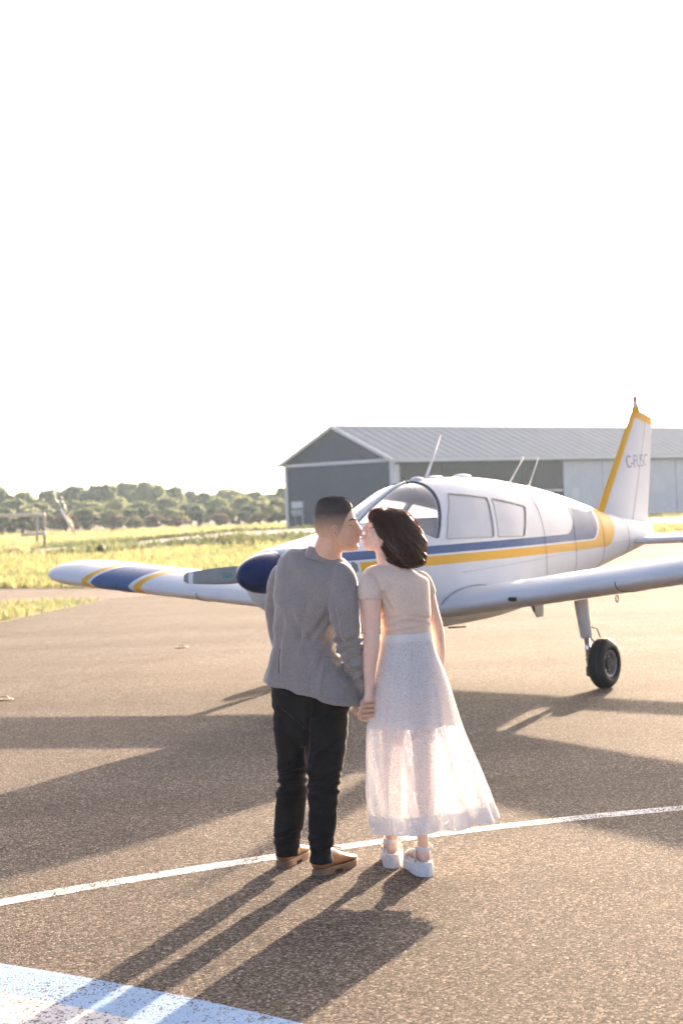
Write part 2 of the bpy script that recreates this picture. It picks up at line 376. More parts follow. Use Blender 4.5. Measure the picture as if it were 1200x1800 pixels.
def fus_mat():
    m, nt, b = newmat('fuselage_paint'); co = coords(nt); X, Y, Z = xyz(nt, co); v = Z - X*.032
    def rr(xr, zb, r):
        qx = (X*-1.0 + (xr+r)); qy = (v*-1.0 + (zb+r)); L = (qx.mx(0.0).sq()+qy.mx(0.0).sq()).sqrt(); return L + qx.mx(qy).mn(0.0) - r
    yo, yi, bo, bi = rr(-3.18, 1.122, .34), rr(-2.70, 1.202, .24), rr(-2.64, 1.219, .20), rr(-2.00, 1.291, .30)
    fy = yo.lt(0.0)*yi.gt(0.0)*X.lt(1.86); fb_ = bo.lt(0.0)*bi.gt(0.0)*X.lt(2.33)
    wear = noise(nt, co, 7, 6, .7); fade = N(nt, wear.outputs[0]).lt(.66)
    fadeb = ((N(nt, wear.outputs[0]) + (X+.95).ab()*-.0).gt(.0))
    c = mixc(nt, fy, WHITE, YELL); c = mixc(nt, fb_, c, mixc(nt, N(nt, wear.outputs[0]).lt(.74), (.20, .25, .36), BLUE))
    paint_base(nt, b, c); return m
M_fus = fus_mat()
def plain_paint(name, col, rough=.52):
    m, nt, b = newmat(name); paint_base(nt, b, mixc(nt, 0.0, col, col), rough); return m
M_wp = plain_paint('white_aircraft_paint', WHITE); M_bp = plain_paint('blue_aircraft_paint', (.020, .032, .105), .3); M_yp = plain_paint('yellow_aircraft_paint', YELL)
M_rub = simple('black_rubber', (.018, .017, .016), .72, var=.25, nscale=30, bmp=.2, bscale=120)
M_seal = simple('window_rubber', (.06, .055, .05), .6)
M_alu = simple('bare_aluminium', (.62, .62, .62), .35, .9)
M_chrome = simple('polished_steel', (.75, .75, .76), .15, 1.0, var=.03)
M_int = simple('cabin_lining', (.58, .50, .43), .8, bmp=.1)
M_panel = simple('black_glareshield', (.03, .032, .038), .6)
M_seat = simple('seat_vinyl', (.16, .145, .13), .55, bmp=.1)
M_shade = simple('sun_shade_fabric', (.66, .66, .66), .7, var=.05, nscale=6)
ST = np.array([
(2.455,.235,1.385,1.04,1.23,2.2,2.2),(2.44,.29,1.405,1.0,1.23,2.3,2.3),(2.40,.345,1.42,.955,1.22,2.4,2.4),(2.3,.40,1.437,.89,1.2,2.4,2.5),(2.0,.455,1.473,.77,1.16,2.3,2.8),(1.65,.505,1.515,.66,1.14,2.2,3),
(1.28,.545,1.575,.60,1.14,2.1,3.2),(1.0,.565,1.70,.575,1.14,2.05,3.4),(.8,.575,1.785,.56,1.14,2.05,3.5),(.54,.583,1.868,.55,1.14,2.1,3.6),(.3,.585,1.893,.545,1.14,2.2,3.6),(0,.585,1.898,.54,1.14,2.3,3.6),
(-.4,.58,1.888,.54,1.14,2.3,3.6),(-.8,.555,1.855,.55,1.14,2.3,3.4),(-1.3,.495,1.785,.59,1.13,2.45,3.1),(-2,.385,1.66,.68,1.12,2.6,2.8),(-2.6,.295,1.525,.755,1.10,2.6,2.6),(-3.2,.215,1.38,.83,1.09,2.4,2.4),(-3.8,.145,1.285,.90,1.08,2,2),(-4.2,.10,1.215,.96,1.08,2,2),(-4.36,.07,1.18,1.0,1.09,2,2),(-4.42,.02,1.12,1.06,1.09,2,2)])[::-1]
def pchip(xs, ys, x):
    h = np.diff(xs); d = np.diff(ys)/h; m = np.zeros_like(ys); m[0] = d[0]; m[-1] = d[-1]
    for i in range(1, len(xs)-1): m[i] = 0 if d[i-1]*d[i] <= 0 else 2*d[i-1]*d[i]/(d[i-1]+d[i])
    i = int(np.clip(np.searchsorted(xs, x)-1, 0, len(xs)-2)); t = (x-xs[i])/h[i]
    return float((2*t**3-3*t**2+1)*ys[i]+(t**3-2*t**2+t)*h[i]*m[i]+(-2*t**3+3*t**2)*ys[i+1]+(t**3-t**2)*h[i]*m[i+1])
def section(X, off=0.0, n=72):
    w_, zt, zb, zm, nu, nl = [pchip(ST[:, 0], ST[:, k], X) for k in range(1, 7)]
    w_ -= off; zt -= off; zb += off; ring = []
    for k in range(n):
        t = 2*PI*k/n; c, s = math.cos(t), math.sin(t); e = nu if s >= 0 else nl; hh = (zt-zm) if s >= 0 else (zm-zb)
        ring.append((X, w_*math.copysign(abs(c)**(2/e), c), zm+hh*math.copysign(abs(s)**(2/e), s)))
    return ring
def surfY(X, Z, off=0.0):
    w_, zt, zb, zm, nu, nl = [pchip(ST[:, 0], ST[:, k], X) for k in range(1, 7)]
    e, hh = (nu, zt-zm) if Z >= zm else (nl, zm-zb); q = min(1, abs(Z-zm)/(hh-off)); return (w_-off)*(1-q**e)**(1/e)
XS = list(np.linspace(-4.42, -1.4, 34))+list(np.linspace(-1.35, 1.4, 56))+list(np.linspace(1.45, 2.3, 16))+[2.34, 2.37, 2.40, 2.42, 2.435, 2.448, 2.455]
XC = [x for x in XS if -1.25 <= x <= 1.5]
def hull(off, xs=XS): return recalc(mesh(loft([section(x, off) for x in xs]), 'hull'))
def poly_off(P, d):
    n = len(P); out = []; A_ = sum(P[i][0]*P[(i+1) % n][1]-P[(i+1) % n][0]*P[i][1] for i in range(n)); s = 1 if A_ > 0 else -1
    for i in range(n):
        a, p, c = Vector(P[i-1]), Vector(P[i]), Vector(P[(i+1) % n]); t1, t2 = (p-a).normalized(), (c-p).normalized()
        n1, n2 = Vector((t1.y, -t1.x)), Vector((t2.y, -t2.x)); q = n1+n2; q = q/max(.35, q.length_squared/2) if q.length > 1e-6 else n1
        out.append(tuple(p+q*d*s))
    return out
def round_poly(P, r=.03, k=4):
    out = []; n = len(P)
    for i in range(n):
        a, p, c = Vector(P[i-1]), Vector(P[i]), Vector(P[(i+1) % n]); d1, d2 = (a-p), (c-p)
        rr = min(r, d1.length*.45, d2.length*.45); s, e = p+d1.normalized()*rr, p+d2.normalized()*rr
        for j in range(k+1):
            t = j/k; out.append(tuple(s*(1-t)**2+p*2*t*(1-t)+e*t*t))
    return out
win1 = round_poly([(.31, 1.757), (.06, 1.728), (-.235, 1.685), (-.163, 1.549), (-.091, 1.322), (.313, 1.342), (.674, 1.362), (.536, 1.543)], .025)
win2 = round_poly([(-.302, 1.675), (-.589, 1.623), (-.87, 1.566), (-.765, 1.43), (-.663, 1.288), (-.163, 1.317), (-.22, 1.519)], .025)
wsh = [(.40, 1.96), (.405, 1.875), (.418, 1.845), (.449, 1.791), (.508, 1.698), (.604, 1.574), (.706, 1.453), (.767, 1.385), (.79, 1.378), (.854, 1.40), (.924, 1.435), (1.0, 1.465), (1.15, 1.515), (1.30, 1.552), (1.38, 1.60), (1.25, 1.96)]
wins = []
for s in (1, -1):
    y = (lambda a, b: (a, b) if s > 0 else (-b, -a))
    wins += [('windshield', wsh, y(.014, .9), s), ('side_window', win1, y(.1, .9), s), ('side_window', win2, y(.1, .9), s)]
body = hull(0)
cav = hull(.03, XC)
body = boolean(body, cav, 'DIFFERENCE')
for nm, P, (a, b), s in wins: body = boolean(body, recalc(mesh(prism(P, a, b), 'c')), 'DIFFERENCE')
for s in (1, -1):   # cooling air inlets either side of the spinner
    body = boolean(body, recalc(mesh(ell((2.47, .215*s, 1.275), (.12, .095, .062), 20, 12), 'c')), 'DIFFERENCE')
fus = link('fuselage', body, M_fus, ap); body.set_sharp_from_angle(angle=rad(38))
body.materials.append(M_int)
for p in body.polygons:      # cabin lining on the inner faces
    c = p.center
    if -1.24 < c.x < 1.49:
        sy = surfY(c.x, c.z); w_, zt, zb = [pchip(ST[:, 0], ST[:, k], c.x) for k in (1, 2, 3)]
        out = Vector((0, c.y, c.z-1.14))
        if p.normal.dot(out) < -.02*out.length and (abs(c.y) < sy-.012): p.material_index = 1
# glass: thin curved panes cut from an inner shell
def glass(name, milk, tint=(.92, .95, .97), thru=.5):
    m, nt, b = newmat(name); out = nt.nodes['Material Output']; co = coords(nt)
    tr = nt.nodes.new('ShaderNodeBsdfTransparent'); tr.inputs[0].default_value = (*tint, 1)
    gl = nt.nodes.new('ShaderNodeBsdfGlossy'); gl.inputs['Roughness'].default_value = .04
    df = nt.nodes.new('ShaderNodeBsdfDiffuse'); df.inputs[0].default_value = (.8, .8, .8, 1); tl = nt.nodes.new('ShaderNodeBsdfTranslucent'); tl.inputs[0].default_value = (.8, .8, .8, 1)
    dm = nt.nodes.new('ShaderNodeMixShader'); dm.inputs[0].default_value = thru; nt.links.new(df.outputs[0], dm.inputs[1]); nt.links.new(tl.outputs[0], dm.inputs[2])
    n = noise(nt, co, 2.2, 3, .5); mf = ramp(nt, n.outputs[0], [(.3, milk*.9), (.7, min(1, milk*1.08))])
    m1 = nt.nodes.new('ShaderNodeMixShader'); nt.links.new(mf, m1.inputs[0]); nt.links.new(tr.outputs[0], m1.inputs[1]); nt.links.new(dm.outputs[0], m1.inputs[2])
    lw = nt.nodes.new('ShaderNodeLayerWeight'); lw.inputs[0].default_value = .5; fr = N(nt, lw.outputs['Facing'])._m('POWER', 5.0)*.80+.035; m2 = nt.nodes.new('ShaderNodeMixShader')
    nt.links.new(fr.k, m2.inputs[0]); nt.links.new(m1.outputs[0], m2.inputs[1]); nt.links.new(gl.outputs[0], m2.inputs[2]); nt.links.new(m2.outputs[0], out.inputs[0])
    return m
M_ws = glass('windshield_acrylic', .13, thru=.3); M_sw = glass('side_window_acrylic', .90); M_fw = glass('sunlit_side_window_acrylic', .85, (.97, .97, .95), 1.0)
XG = [x for x in XS if -1.1 <= x <= 1.55]
shell = boolean(hull(.008, XG), hull(.0125, [XG[0]-.1]+XG+[XG[-1]+.1]), 'DIFFERENCE')
trimsh = boolean(hull(-.004, XG), hull(.018, [XG[0]-.1]+XG+[XG[-1]+.1]), 'DIFFERENCE')
for nm, P, (a, b), s in wins:
    pane = boolean(shell, recalc(mesh(prism(P, a, b), 'c')), 'INTERSECT')
    o = link(nm, pane, M_ws if nm == 'windshield' else M_sw if s > 0 else M_fw, ap); pane.set_sharp_from_angle(angle=rad(30))
    if nm == 'windshield':
        a2, b2 = (a-.0, b) if s > 0 else (a, b)
    fr_ = boolean(recalc(mesh(prism(poly_off(P, .003), a-.0005, b+.0005), 'c')), recalc(mesh(prism(poly_off(P, -.004), a-.1, b+.1), 'c')), 'DIFFERENCE')
    fr_ = boolean(trimsh, fr_, 'INTERSECT'); so = link('seal', fr_, M_seal if nm == 'windshield' else simple('sill_trim', (.30, .25, .20), .5), o, False)
M_line = simple('panel_line', (.30, .29, .28), .7)
for Xs, a0, a1 in ((1.62, -.9, PI+.9), (-1.12, -.6, PI+.6), (-1.95, -1.2, PI+1.2), (-2.78, -1.2, PI+1.2), (-3.55, -1.3, PI+1.3)):     # skin joints round the fuselage
    rg_ = section(Xs, -.0008, 96); obj('skin_joint', tube([p for k_, p in enumerate(rg_) if a0 <= (2*PI*k_/96 if 2*PI*k_/96 < 1.5*PI else 2*PI*k_/96-2*PI) <= a1][0:] if False else [rg_[k_ % 96] for k_ in range(int(a0/(2*PI)*96), int(a1/(2*PI)*96)+1)], .0022, 5), M_line, fus)
for z_ in (1.05,): obj('skin_joint', tube([(X_, surfY(X_, z_)+.0008, z_) for X_ in np.linspace(.5, -3.6, 40)], .0016, 5), M_line, fus)
# centre strip of the windshield
cs = []
for X in np.linspace(1.37, .38, 24):
    zt = pchip(ST[:, 0], ST[:, 2], X); cs.append([(X, y, zt+dz) for y, dz in ((-.02, -.004), (-.02, .004), (.02, .004), (.02, -.004))])
obj('windshield_strip', loft(cs), M_wp, ap, sharp=30)
# cabin: glareshield, seats, far sun shade
gs = [[(X, y, z0+.10*(1-(y/.5)**2)*(1 if X < 1.2 else .9)) for y in np.linspace(-.40, .40, 13)]+[(X, y, 1.18) for y in np.linspace(.40, -.40, 13)] for X, z0 in ((1.26, 1.40), (1.05, 1.415), (.9, 1.41), (.86, 1.385))]
obj('glareshield', loft(gs), M_panel, ap, sharp=40)
for y in (.26, -.26):
    for xb in (-.05, -.85):
        st = obj('seat', box(xb-.02, xb+.48, y-.22, y+.22, .80, .98, .06), M_seat, ap)
        bk = xf(box(-.07, .07, -.21, .21, 0, .62, .055), Matrix.Translation((xb-.02, y, .92)) @ Matrix.Rotation(rad(-12), 4, 'Y')); obj('seat_back', bk, M_seat, st)
    yk = obj('control_yoke', tube([(.74+.02*math.sin(t), y+.13*math.cos(t), 1.24+.08*math.sin(t)) for t in np.linspace(0.3, PI-.3+PI*0.0, 12)]+[(.74, y-.13, 1.16)], .012, 8), M_panel, ap)
    obj('column', tube([(.74, y, 1.22), (.9, y, 1.24)], .012, 8), M_alu, yk)
obj('instrument_panel', box(.88, .90, -.48, .48, .95, 1.36), M_panel, ap, False)
obj('cabin_floor', box(-1.2, 1.45, -.5, .5, .66, .70), M_int, ap, False)

# spinner and propeller
HUB = Vector((2.50, 0, 1.243))
prof = [(2.455, .166), (2.47, .167)]+[(2.47+.37*math.sin(t)**1.0, .167*max(.004, math.cos(t))**.85) for t in np.linspace(.06, PI/2, 22)]
sp = obj('spinner', lathe([(a, r) for a, r in prof], 40, 'X', (0, 0, 1.243)), M_bp, ap, sharp=50)
obj('back_plate', lathe([(2.435, .15), (2.437, .172), (2.453, .172), (2.4545, .15)], 40, 'X', (0, 0, 1.243)), M_alu, sp, sharp=30)
def blade_mat():
    m, nt, b = newmat('propeller_paint'); co = coords(nt); X, Y, Z = xyz(nt, co); r = Y.ab(); n = noise(nt, co, 12, 5)
    c = mixc(nt, r.gt(.80)*r.lt(.85), (.27, .265, .245), (.80, .80, .78))
    lg = ((r-.42).ab().lt(.055)*(Z-.0).ab().lt(.022)); wv = noise(nt, co, 70, 2); c = mixc(nt, lg*N(nt, wv.outputs[0]).gt(.47), c, (.03, .22, .20))
    c = mixc(nt, 1.0, c, ramp(nt, n.outputs[0], [(.3, (.9, .9, .9)), (.7, (1.03, 1.03, 1.03))]), 'MULTIPLY')
    nt.links.new(c, b.inputs['Base Color']); b.inputs['Roughness'].default_value = .45; return m
M_blade = blade_mat()
for s in (1, -1):
    rings = []
    for k in range(26):
        t = k/25; r = .06+.845*t; ch = .040+.030*math.sin(PI*min(1, t*1.0)**.75)+.004*t; tw = rad(58-44*t)
        if t > .97: ch *= max(.5, 1-((t-.97)/.03)**2*.35)
        th = .016*(1-t)+.006; ring = []
        for q in range(14):
            a = 2*PI*q/14; u, v = ch*math.cos(a), th*math.sin(a)*(1.0 if math.sin(a) > 0 else .4)
            ring.append((u*math.sin(rad(8)+tw*.12)*s + v, r*s, u))
        rings.append(ring)
    bl = obj('propeller_blade', loft(rings), M_blade, ap, sharp=60); bl.location = HUB; bl.rotation_euler.x = rad(1.2)

# wings
def airfoil(n=40, t=.145, camber=.022):
    xs = [(1-math.cos(PI*i/n))/2 for i in range(n+1)]; f = lambda x: 5*t*(.2969*math.sqrt(x)-.126*x-.3516*x*x+.2843*x**3-.1015*x**4)
    g = lambda x: camber/.16*(.8*x-x*x) if x < .4 else camber/.36*(.2+.8*x-x*x)
    return [(x, g(x)+f(x)) for x in xs[::-1]]+[(x, g(x)-f(x)) for x in xs[1:]]
AF = airfoil()
LEX, CH = .83, 1.66
def wing_ring(Y, s, le=LEX, ch=CH, x0=0., x1=1., dz=0., ts=1.):
    z0 = .705+.107*abs(Y)+dz; inc = rad(2.0); R_ = []
    up = [p for p in AF[:41] if x0 <= p[0] <= x1]; lo = [p for p in AF[41:] if x0 <= p[0] <= x1]
    for x, z in up+lo:
        X, Zq = x*ch, z*ch*ts; R_.append((le-X*math.cos(inc)-Zq*math.sin(inc)*0, Y*s, z0+Zq-X*math.sin(inc)))
    return R_
def wing_mat():
    m, nt, b = newmat('wing_paint'); co = coords(nt); X, Y, Z = xyz(nt, co)
    xx = (X*-1.0+.83); y = Y.ab() + xx._m('MAXIMUM', 0.0)._m('POWER', .5)*.20
    f1 = (y.gt(3.70)*y.lt(3.79)).mx(y.gt(2.98)*y.lt(3.08)); f2 = y.gt(3.14)*y.lt(3.655)
    c = mixc(nt, f1, WHITE, YELL); c = mixc(nt, f2, c, BLUE); paint_base(nt, b, c); return m
M_wing = wing_mat()
YT = [4.05, 4.16, 4.27, 4.36, 4.44, 4.50, 4.55, 4.585, 4.60]
M_dk = simple('dark_gap', (.05, .045, .04), .7)
for s in (1, -1):
    wg = obj('wing', loft([wing_ring(Y, s, x1=.745) for Y in np.linspace(.40, 4.05, 30)]), M_wing, ap, sharp=40)
    tip = []
    for Y in YT:
        q = (Y-4.05)/.55; k = math.sqrt(max(.0016, 1-q**2.2)); lx = LEX-.70*(1-k); c_ = CH*(.30+.70*k**.6)
        tip.append(wing_ring(Y, s, le=lx, ch=min(c_, lx+.83), dz=.02*q*q, ts=.25+.75*k))
    obj('wing_tip', loft(tip), M_wing, wg, sharp=50)
    obj('flap', loft([wing_ring(Y, s, x0=.755) for Y in np.linspace(.60, 2.38, 8)]), M_wp, wg, sharp=40)
    obj('aileron', loft([wing_ring(Y, s, x0=.755) for Y in np.linspace(2.41, 4.04, 8)]), M_wing, wg, sharp=40)
    # landing light, pitot mast, stall tab, drain, tie-down ring, panel seams, fuel cap
    def lez(Y): return .705+.107*Y
    obj('stall_vane', box(.83, .86, s*1.28-.035, s*1.28+.035, lez(1.28)-.012, lez(1.28)+.012, .006), M_dk, wg)
    ell_ = ell((.785, s*1.27, lez(1.27)-.01), (.055, .075, .022), 14, 8); obj('landing_light', ell_, M_dk, wg)
    obj('tie_down_ring', tube([(.05+.025*math.cos(t), s*1.85, lez(1.85)-.155+.03*math.sin(t)) for t in np.linspace(0, 2*PI, 14)], .005, 6), M_dk, wg)
    obj('pitot_mast', prism([(.20, lez(1.14)-.215), (.12, lez(1.14)-.215), (.10, lez(1.14)-.10), (.30, lez(1.14)-.10)], s*1.14-.012, s*1.14+.012), M_wp, wg, False) if s > 0 else None
    obj('fuel_drain', tube([(.45, s*1.25, lez(1.25)-.10), (.44, s*1.25, lez(1.25)-.15)], .008, 6), M_dk, wg)
    obj('fuel_cap', lathe([(0, .055), (.022, .05), (.026, .02)], 18, 'Z', (.30, s*2.15, lez(2.15)+.125)), M_wp, wg, sharp=30)
    for Yq in (2.25, 3.3):
        rg = wing_ring(Yq, s, x1=.5); seam = [p for p in rg if p[0] > .25]; P = [Vector(p)+Vector((.0015, 0, 0)) for p in seam if p[2] < lez(Yq)+.02]
        obj('panel_seam', tube(P, .0045, 5), M_dk, wg)
    # root fairing seam on the upper surface
    P = []
    for t in np.linspace(0, 1, 18):
        X = LEX-.01-.75*t; rr_ = wing_ring(.62+.10*math.sin(PI*min(1, t*1.4))*0, s); up = rr_[:41]; z = np.interp(X, [p[0] for p in up], [p[2] for p in up]); P.append((X, s*(surfY(X, z)+.004), z+.012*math.sin(PI*t)**.5))
    obj('root_seam', tube(P, .0028, 5), M_dk, wg)
# tail
def fin_rings(P_le, P_te, n=14, th=.10, x0=0., x1=1.):
    """vertical surface between leading and trailing polylines of (X, Z)"""
    out = []; AFs = airfoil(60, .09, 0.)
    for (xl, zl), (xt, zt) in zip(P_le, P_te):
        c = xl-xt; ring = []
        for x, y in [p for p in AFs[:61] if x0 <= p[0] <= x1]+[p for p in AFs[61:] if x0 <= p[0] <= x1]:
            ring.append((xl-c*x, y*c*1.0, zl+(zt-zl)*x))
        out.append(ring)
    return out
kk = np.linspace(0, 1, 12)
LEp = [(-3.10-1.02*t, 1.30+1.12*t) for t in kk]+[(-4.17, 2.462), (-4.24, 2.474)]
TEp = [(-4.335-.315*t, 1.12+1.20*t) for t in kk]+[(-4.655, 2.355), (-4.66, 2.372)]
def fin_mat():
    m, nt, b = newmat('fin_paint'); co = coords(nt); X, Y, Z = xyz(nt, co)
    le = X + (Z-1.30)*.911 + 3.10      # 0 on the leading edge, negative behind it
    f = le.gt(-.10).mx((Z + X*-.20 - 3.155 + .0).gt(.0)); f = le.gt(-.098).mx((Z-(X+4.2)*.22).gt(2.375))
    c = mixc(nt, f, WHITE, YELL); paint_base(nt, b, c)
    beads = ((Z*11.0).frac()-.5).ab().lt(.10)*X.lt(-4.15); bump(nt, b, beads, .25, .006); return m
M_fin = fin_mat()
fin = obj('fin', loft(fin_rings(LEp, TEp, x1=.632)), M_fin, ap, sharp=40)
obj('rudder', loft(fin_rings(LEp, TEp, x0=.634)), M_fin, ap, sharp=40)
obj('beacon', lathe([(2.44, .05), (2.50, .042), (2.515, .03)], 16, 'Z', (-4.26, 0, 0)), M_yp, fin, sharp=30)
M_red = simple('red_beacon_lens', (.70, .22, .17), .3)
obj('beacon_base', lathe([(2.512, .033), (2.548, .034), (2.552, .02)], 16, 'Z', (-4.26, 0, 0)), M_wp, fin, sharp=30)
obj('beacon_lens', lathe([(2.548, .026), (2.60, .028), (2.625, .02), (2.633, .006)], 16, 'Z', (-4.26, 0, 0)), M_red, fin)
def stab_ring(Y, le, ch, ts=1):
    return [(le-x*ch, Y, 1.02+z*ch*ts) for x, z in airfoil(16, .115, 0)]
for s in (1, -1):
    st = [stab_ring(s*Y, -3.72, .80) for Y in np.linspace(.06, 1.50, 12)]+[stab_ring(s*Y, -3.72-.25*q, .80-.34*q, 1-.5*q) for Y, q in ((1.55, .1), (1.58, .35), (1.60, .8))]
    obj('stabilator', loft(st), M_wp, ap, sharp=40)
obj('tail_light', ell((-4.44, 0, 1.12), (.03, .022, .022), 12, 8), M_alu, ap)
txt = bpy.data.curves.new('reg', 'FONT'); txt.body = 'C-FUSC'; txt.size = .20; txt.extrude = .0012; txt.space_character = 1.02
to = bpy.data.objects.new('regtmp', txt); COL.objects.link(to); dg = bpy.context.evaluated_depsgraph_get(); tm = bpy.data.meshes.new_from_object(to.evaluated_get(dg)); bpy.data.objects.remove(to)
M_reg = simple('faded_navy_lettering', (.16, .19, .28), .5, var=.4, nscale=40)
tm.materials.clear(); ro = link('registration', tm, M_reg, fin, False)
TXT = (-3.86, 1.83)
sc_ = .58/max(v.co.x for v in tm.vertices)
for v in tm.vertices:
    X, Z = TXT[0]-v.co.x*sc_, TXT[1]+v.co.y*1.0
    i = min(max((Z-1.30)/1.12, 0), 1); xl, xt = -3.10-1.02*i, -4.335-.315*i; q = min(max((xl-X)/(xl-xt), 0), 1); t_ = .09
    yy = 5*t_*(.2969*math.sqrt(q)-.126*q-.3516*q*q+.2843*q**3-.1015*q**4)*(xl-xt); v.co = (X, yy+.0015+v.co.z, Z)
# aerials and roof fittings
def aerial(b, t, r0, r1, mat=M_wp): return obj('antenna', tube([b, tuple(Vector(b).lerp(Vector(t), .5)), t], [(r0*1.7, r0*.7), ((r0+r1)*.8, (r0+r1)*.35), r1], 8), mat, ap)
aerial((.10, 0, 1.885), (-.22, 0, 2.29), .014, .003)
aerial((-1.366, 0, 1.76), (-1.72, 0, 2.033), .007, .004); aerial((-1.738, 0, 1.69), (-2.016, 0, 2.022), .006, .003)
obj('antenna_base', ell((-1.74, 0, 1.715), (.06, .03, .03), 12, 8), M_wp, ap)
obj('air_temperature_probe', tube([(.47, .01, 1.925), (.455, .05, 1.87), (.44, .12, 1.80)], [.005, .007, .006], 8), M_dk, ap)
obj('roof_vent', ell((.30, .04, 1.89), (.075, .06, .033), 18, 10), M_wp, ap); obj('roof_vent', ell((-.52, .0, 1.882), (.12, .08, .032), 18, 10), M_wp, ap)
obj('overhead_scoop', ell((-.05, 0, 1.90), (.12, .05, .018), 14, 8), M_wp, ap)
obj('belly_drain', tube([(.35, .30, .545), (.10, .32, .525)], .008, 8), M_dk, ap)
obj('exhaust_pipe', tube([(1.35, .22, .66), (1.25, .22, .58), (1.10, .22, .55)], .028, 12), simple('burnt_steel', (.16, .11, .08), .55, .7), ap)
obj('door_handle', box(-1.02, -.96, .522, .545, 1.235, 1.255, .005), M_alu, ap) if False else None
# landing gear; each tyre stands on the ground
def gz(X, Y): return (math.tan(PPIT)*X/1.0 - math.sin(PROL)/math.cos(PPIT)*Y*1.0)/math.cos(PROL)
def tyre(name_parent, X, Y, rad_=.222, wd=.155, flat=.008):
    z = gz(X, Y)+rad_-flat; prof = []
    for t in np.linspace(-PI*.86, PI*.86, 30):
        a = math.sin(t)*wd/2; r = rad_-.072+.072*math.cos(t) if abs(t) < PI/2 else rad_-.072+.035*math.cos(t)
        prof.append((a*(1 if abs(t) < PI/2 else 1), r))
    # tread grooves
    V, Fc = lathe(prof, 48, 'Y', (X, Y, z), False)
    V = [(x, y, max(zz, gz(x, y)+.001)) for x, y, zz in V]
    o = obj('tyre', (V, Fc), M_rub, name_parent)
    for g in (-.035, -.012, .012, .035): obj('tread_groove', lathe([(g-.003, rad_-.0045-abs(g)*.09), (g, rad_+.0006-abs(g)*.12), (g+.003, rad_-.0045-abs(g)*.09)], 48, 'Y', (X, Y, z+.001), False), M_dk, o)
    M_rim = simple('grey_wheel_hub', (.24, .23, .215), .5, .4)
    r = obj('rim', lathe([(-wd*.40, .118), (-wd*.36, .104), (-wd*.15, .088), (-wd*.14, .03), (wd*.14, .03), (wd*.15, .088), (wd*.36, .104), (wd*.40, .118)], 36, 'Y', (X, Y, z), False), M_rim, name_parent, sharp=30)
    for sgn in (1, -1):
        obj('hub_cap', lathe([(sgn*wd*.14, .085), (sgn*wd*.20, .05), (sgn*wd*.34, .04), (sgn*wd*.36, .012)], 20, 'Y', (X, Y, z)), M_dk, r, sharp=30)
    for k in range(6): obj('bolt', tube([(X+.066*math.cos(k*PI/3), Y-wd*.2, z+.066*math.sin(k*PI/3)), (X+.066*math.cos(k*PI/3), Y+wd*.2, z+.066*math.sin(k*PI/3))], .008, 6), M_alu, r)
    return z
for s in (1, -1):
    wy = s*1.655; ys = s*1.47
    lg = obj('landing_gear', tube([(0, ys, .74), (0, ys+s*.012, .60), (0, ys+s*.028, .42), (0, ys+s*.03, .405)], [(.085, .055), (.078, .052), (.066, .046), (.05, .035)], 20), M_wp, ap, sharp=60)
    zc = tyre(lg, 0, wy)
    obj('oleo', tube([(0, ys+s*.03, .42), (0, ys+s*.04, zc+.0)], .026, 14), M_chrome, lg)
    obj('axle_fork', tube([(0, ys+s*.035, zc+.05), (0, ys+s*.045, zc-.01), (0, wy-s*.06, zc)], [.034, .036, .028], 12), M_alu, lg)
    obj('brake_caliper', box(-.06, .06, ys+s*.05-.02, ys+s*.05+.02, zc-.11, zc-.02, .01), M_dk, lg)
    obj('torque_link', tube([(-.035, ys+s*.02, .43), (-.16, ys+s*.04, .33), (-.03, ys+s*.05, zc+.04)], [.014, .012, .014], 8), M_alu, lg)
    obj('brake_line', tube([(-.05, ys+s*.04, .50), (-.13, ys+s*.07, .47), (-.17, ys+s*.08, .36), (-.10, ys+s*.07, zc+.05), (-.04, ys+s*.06, zc-.03)], .006, 6), M_dk, lg)
    obj('gear_door', box(-.20, .20, ys-.10, ys+.10, .70, .712), M_wp, lg, False) if False else None
lg = obj('nose_gear', tube([(1.98, 0, .84), (2.05, 0, .60), (2.07, 0, .50)], [.05, .045, .035], 16), M_wp, ap)
zc = tyre(lg, 2.10, 0, .20, .14)
obj('oleo', tube([(2.07, 0, .52), (2.085, 0, zc+.23)], .024, 12), M_chrome, lg)
for s in (1, -1): obj('fork', tube([(2.085, 0, zc+.235), (2.09, s*.095, zc+.20), (2.10, s*.095, zc)], .018, 10), M_wp, lg)

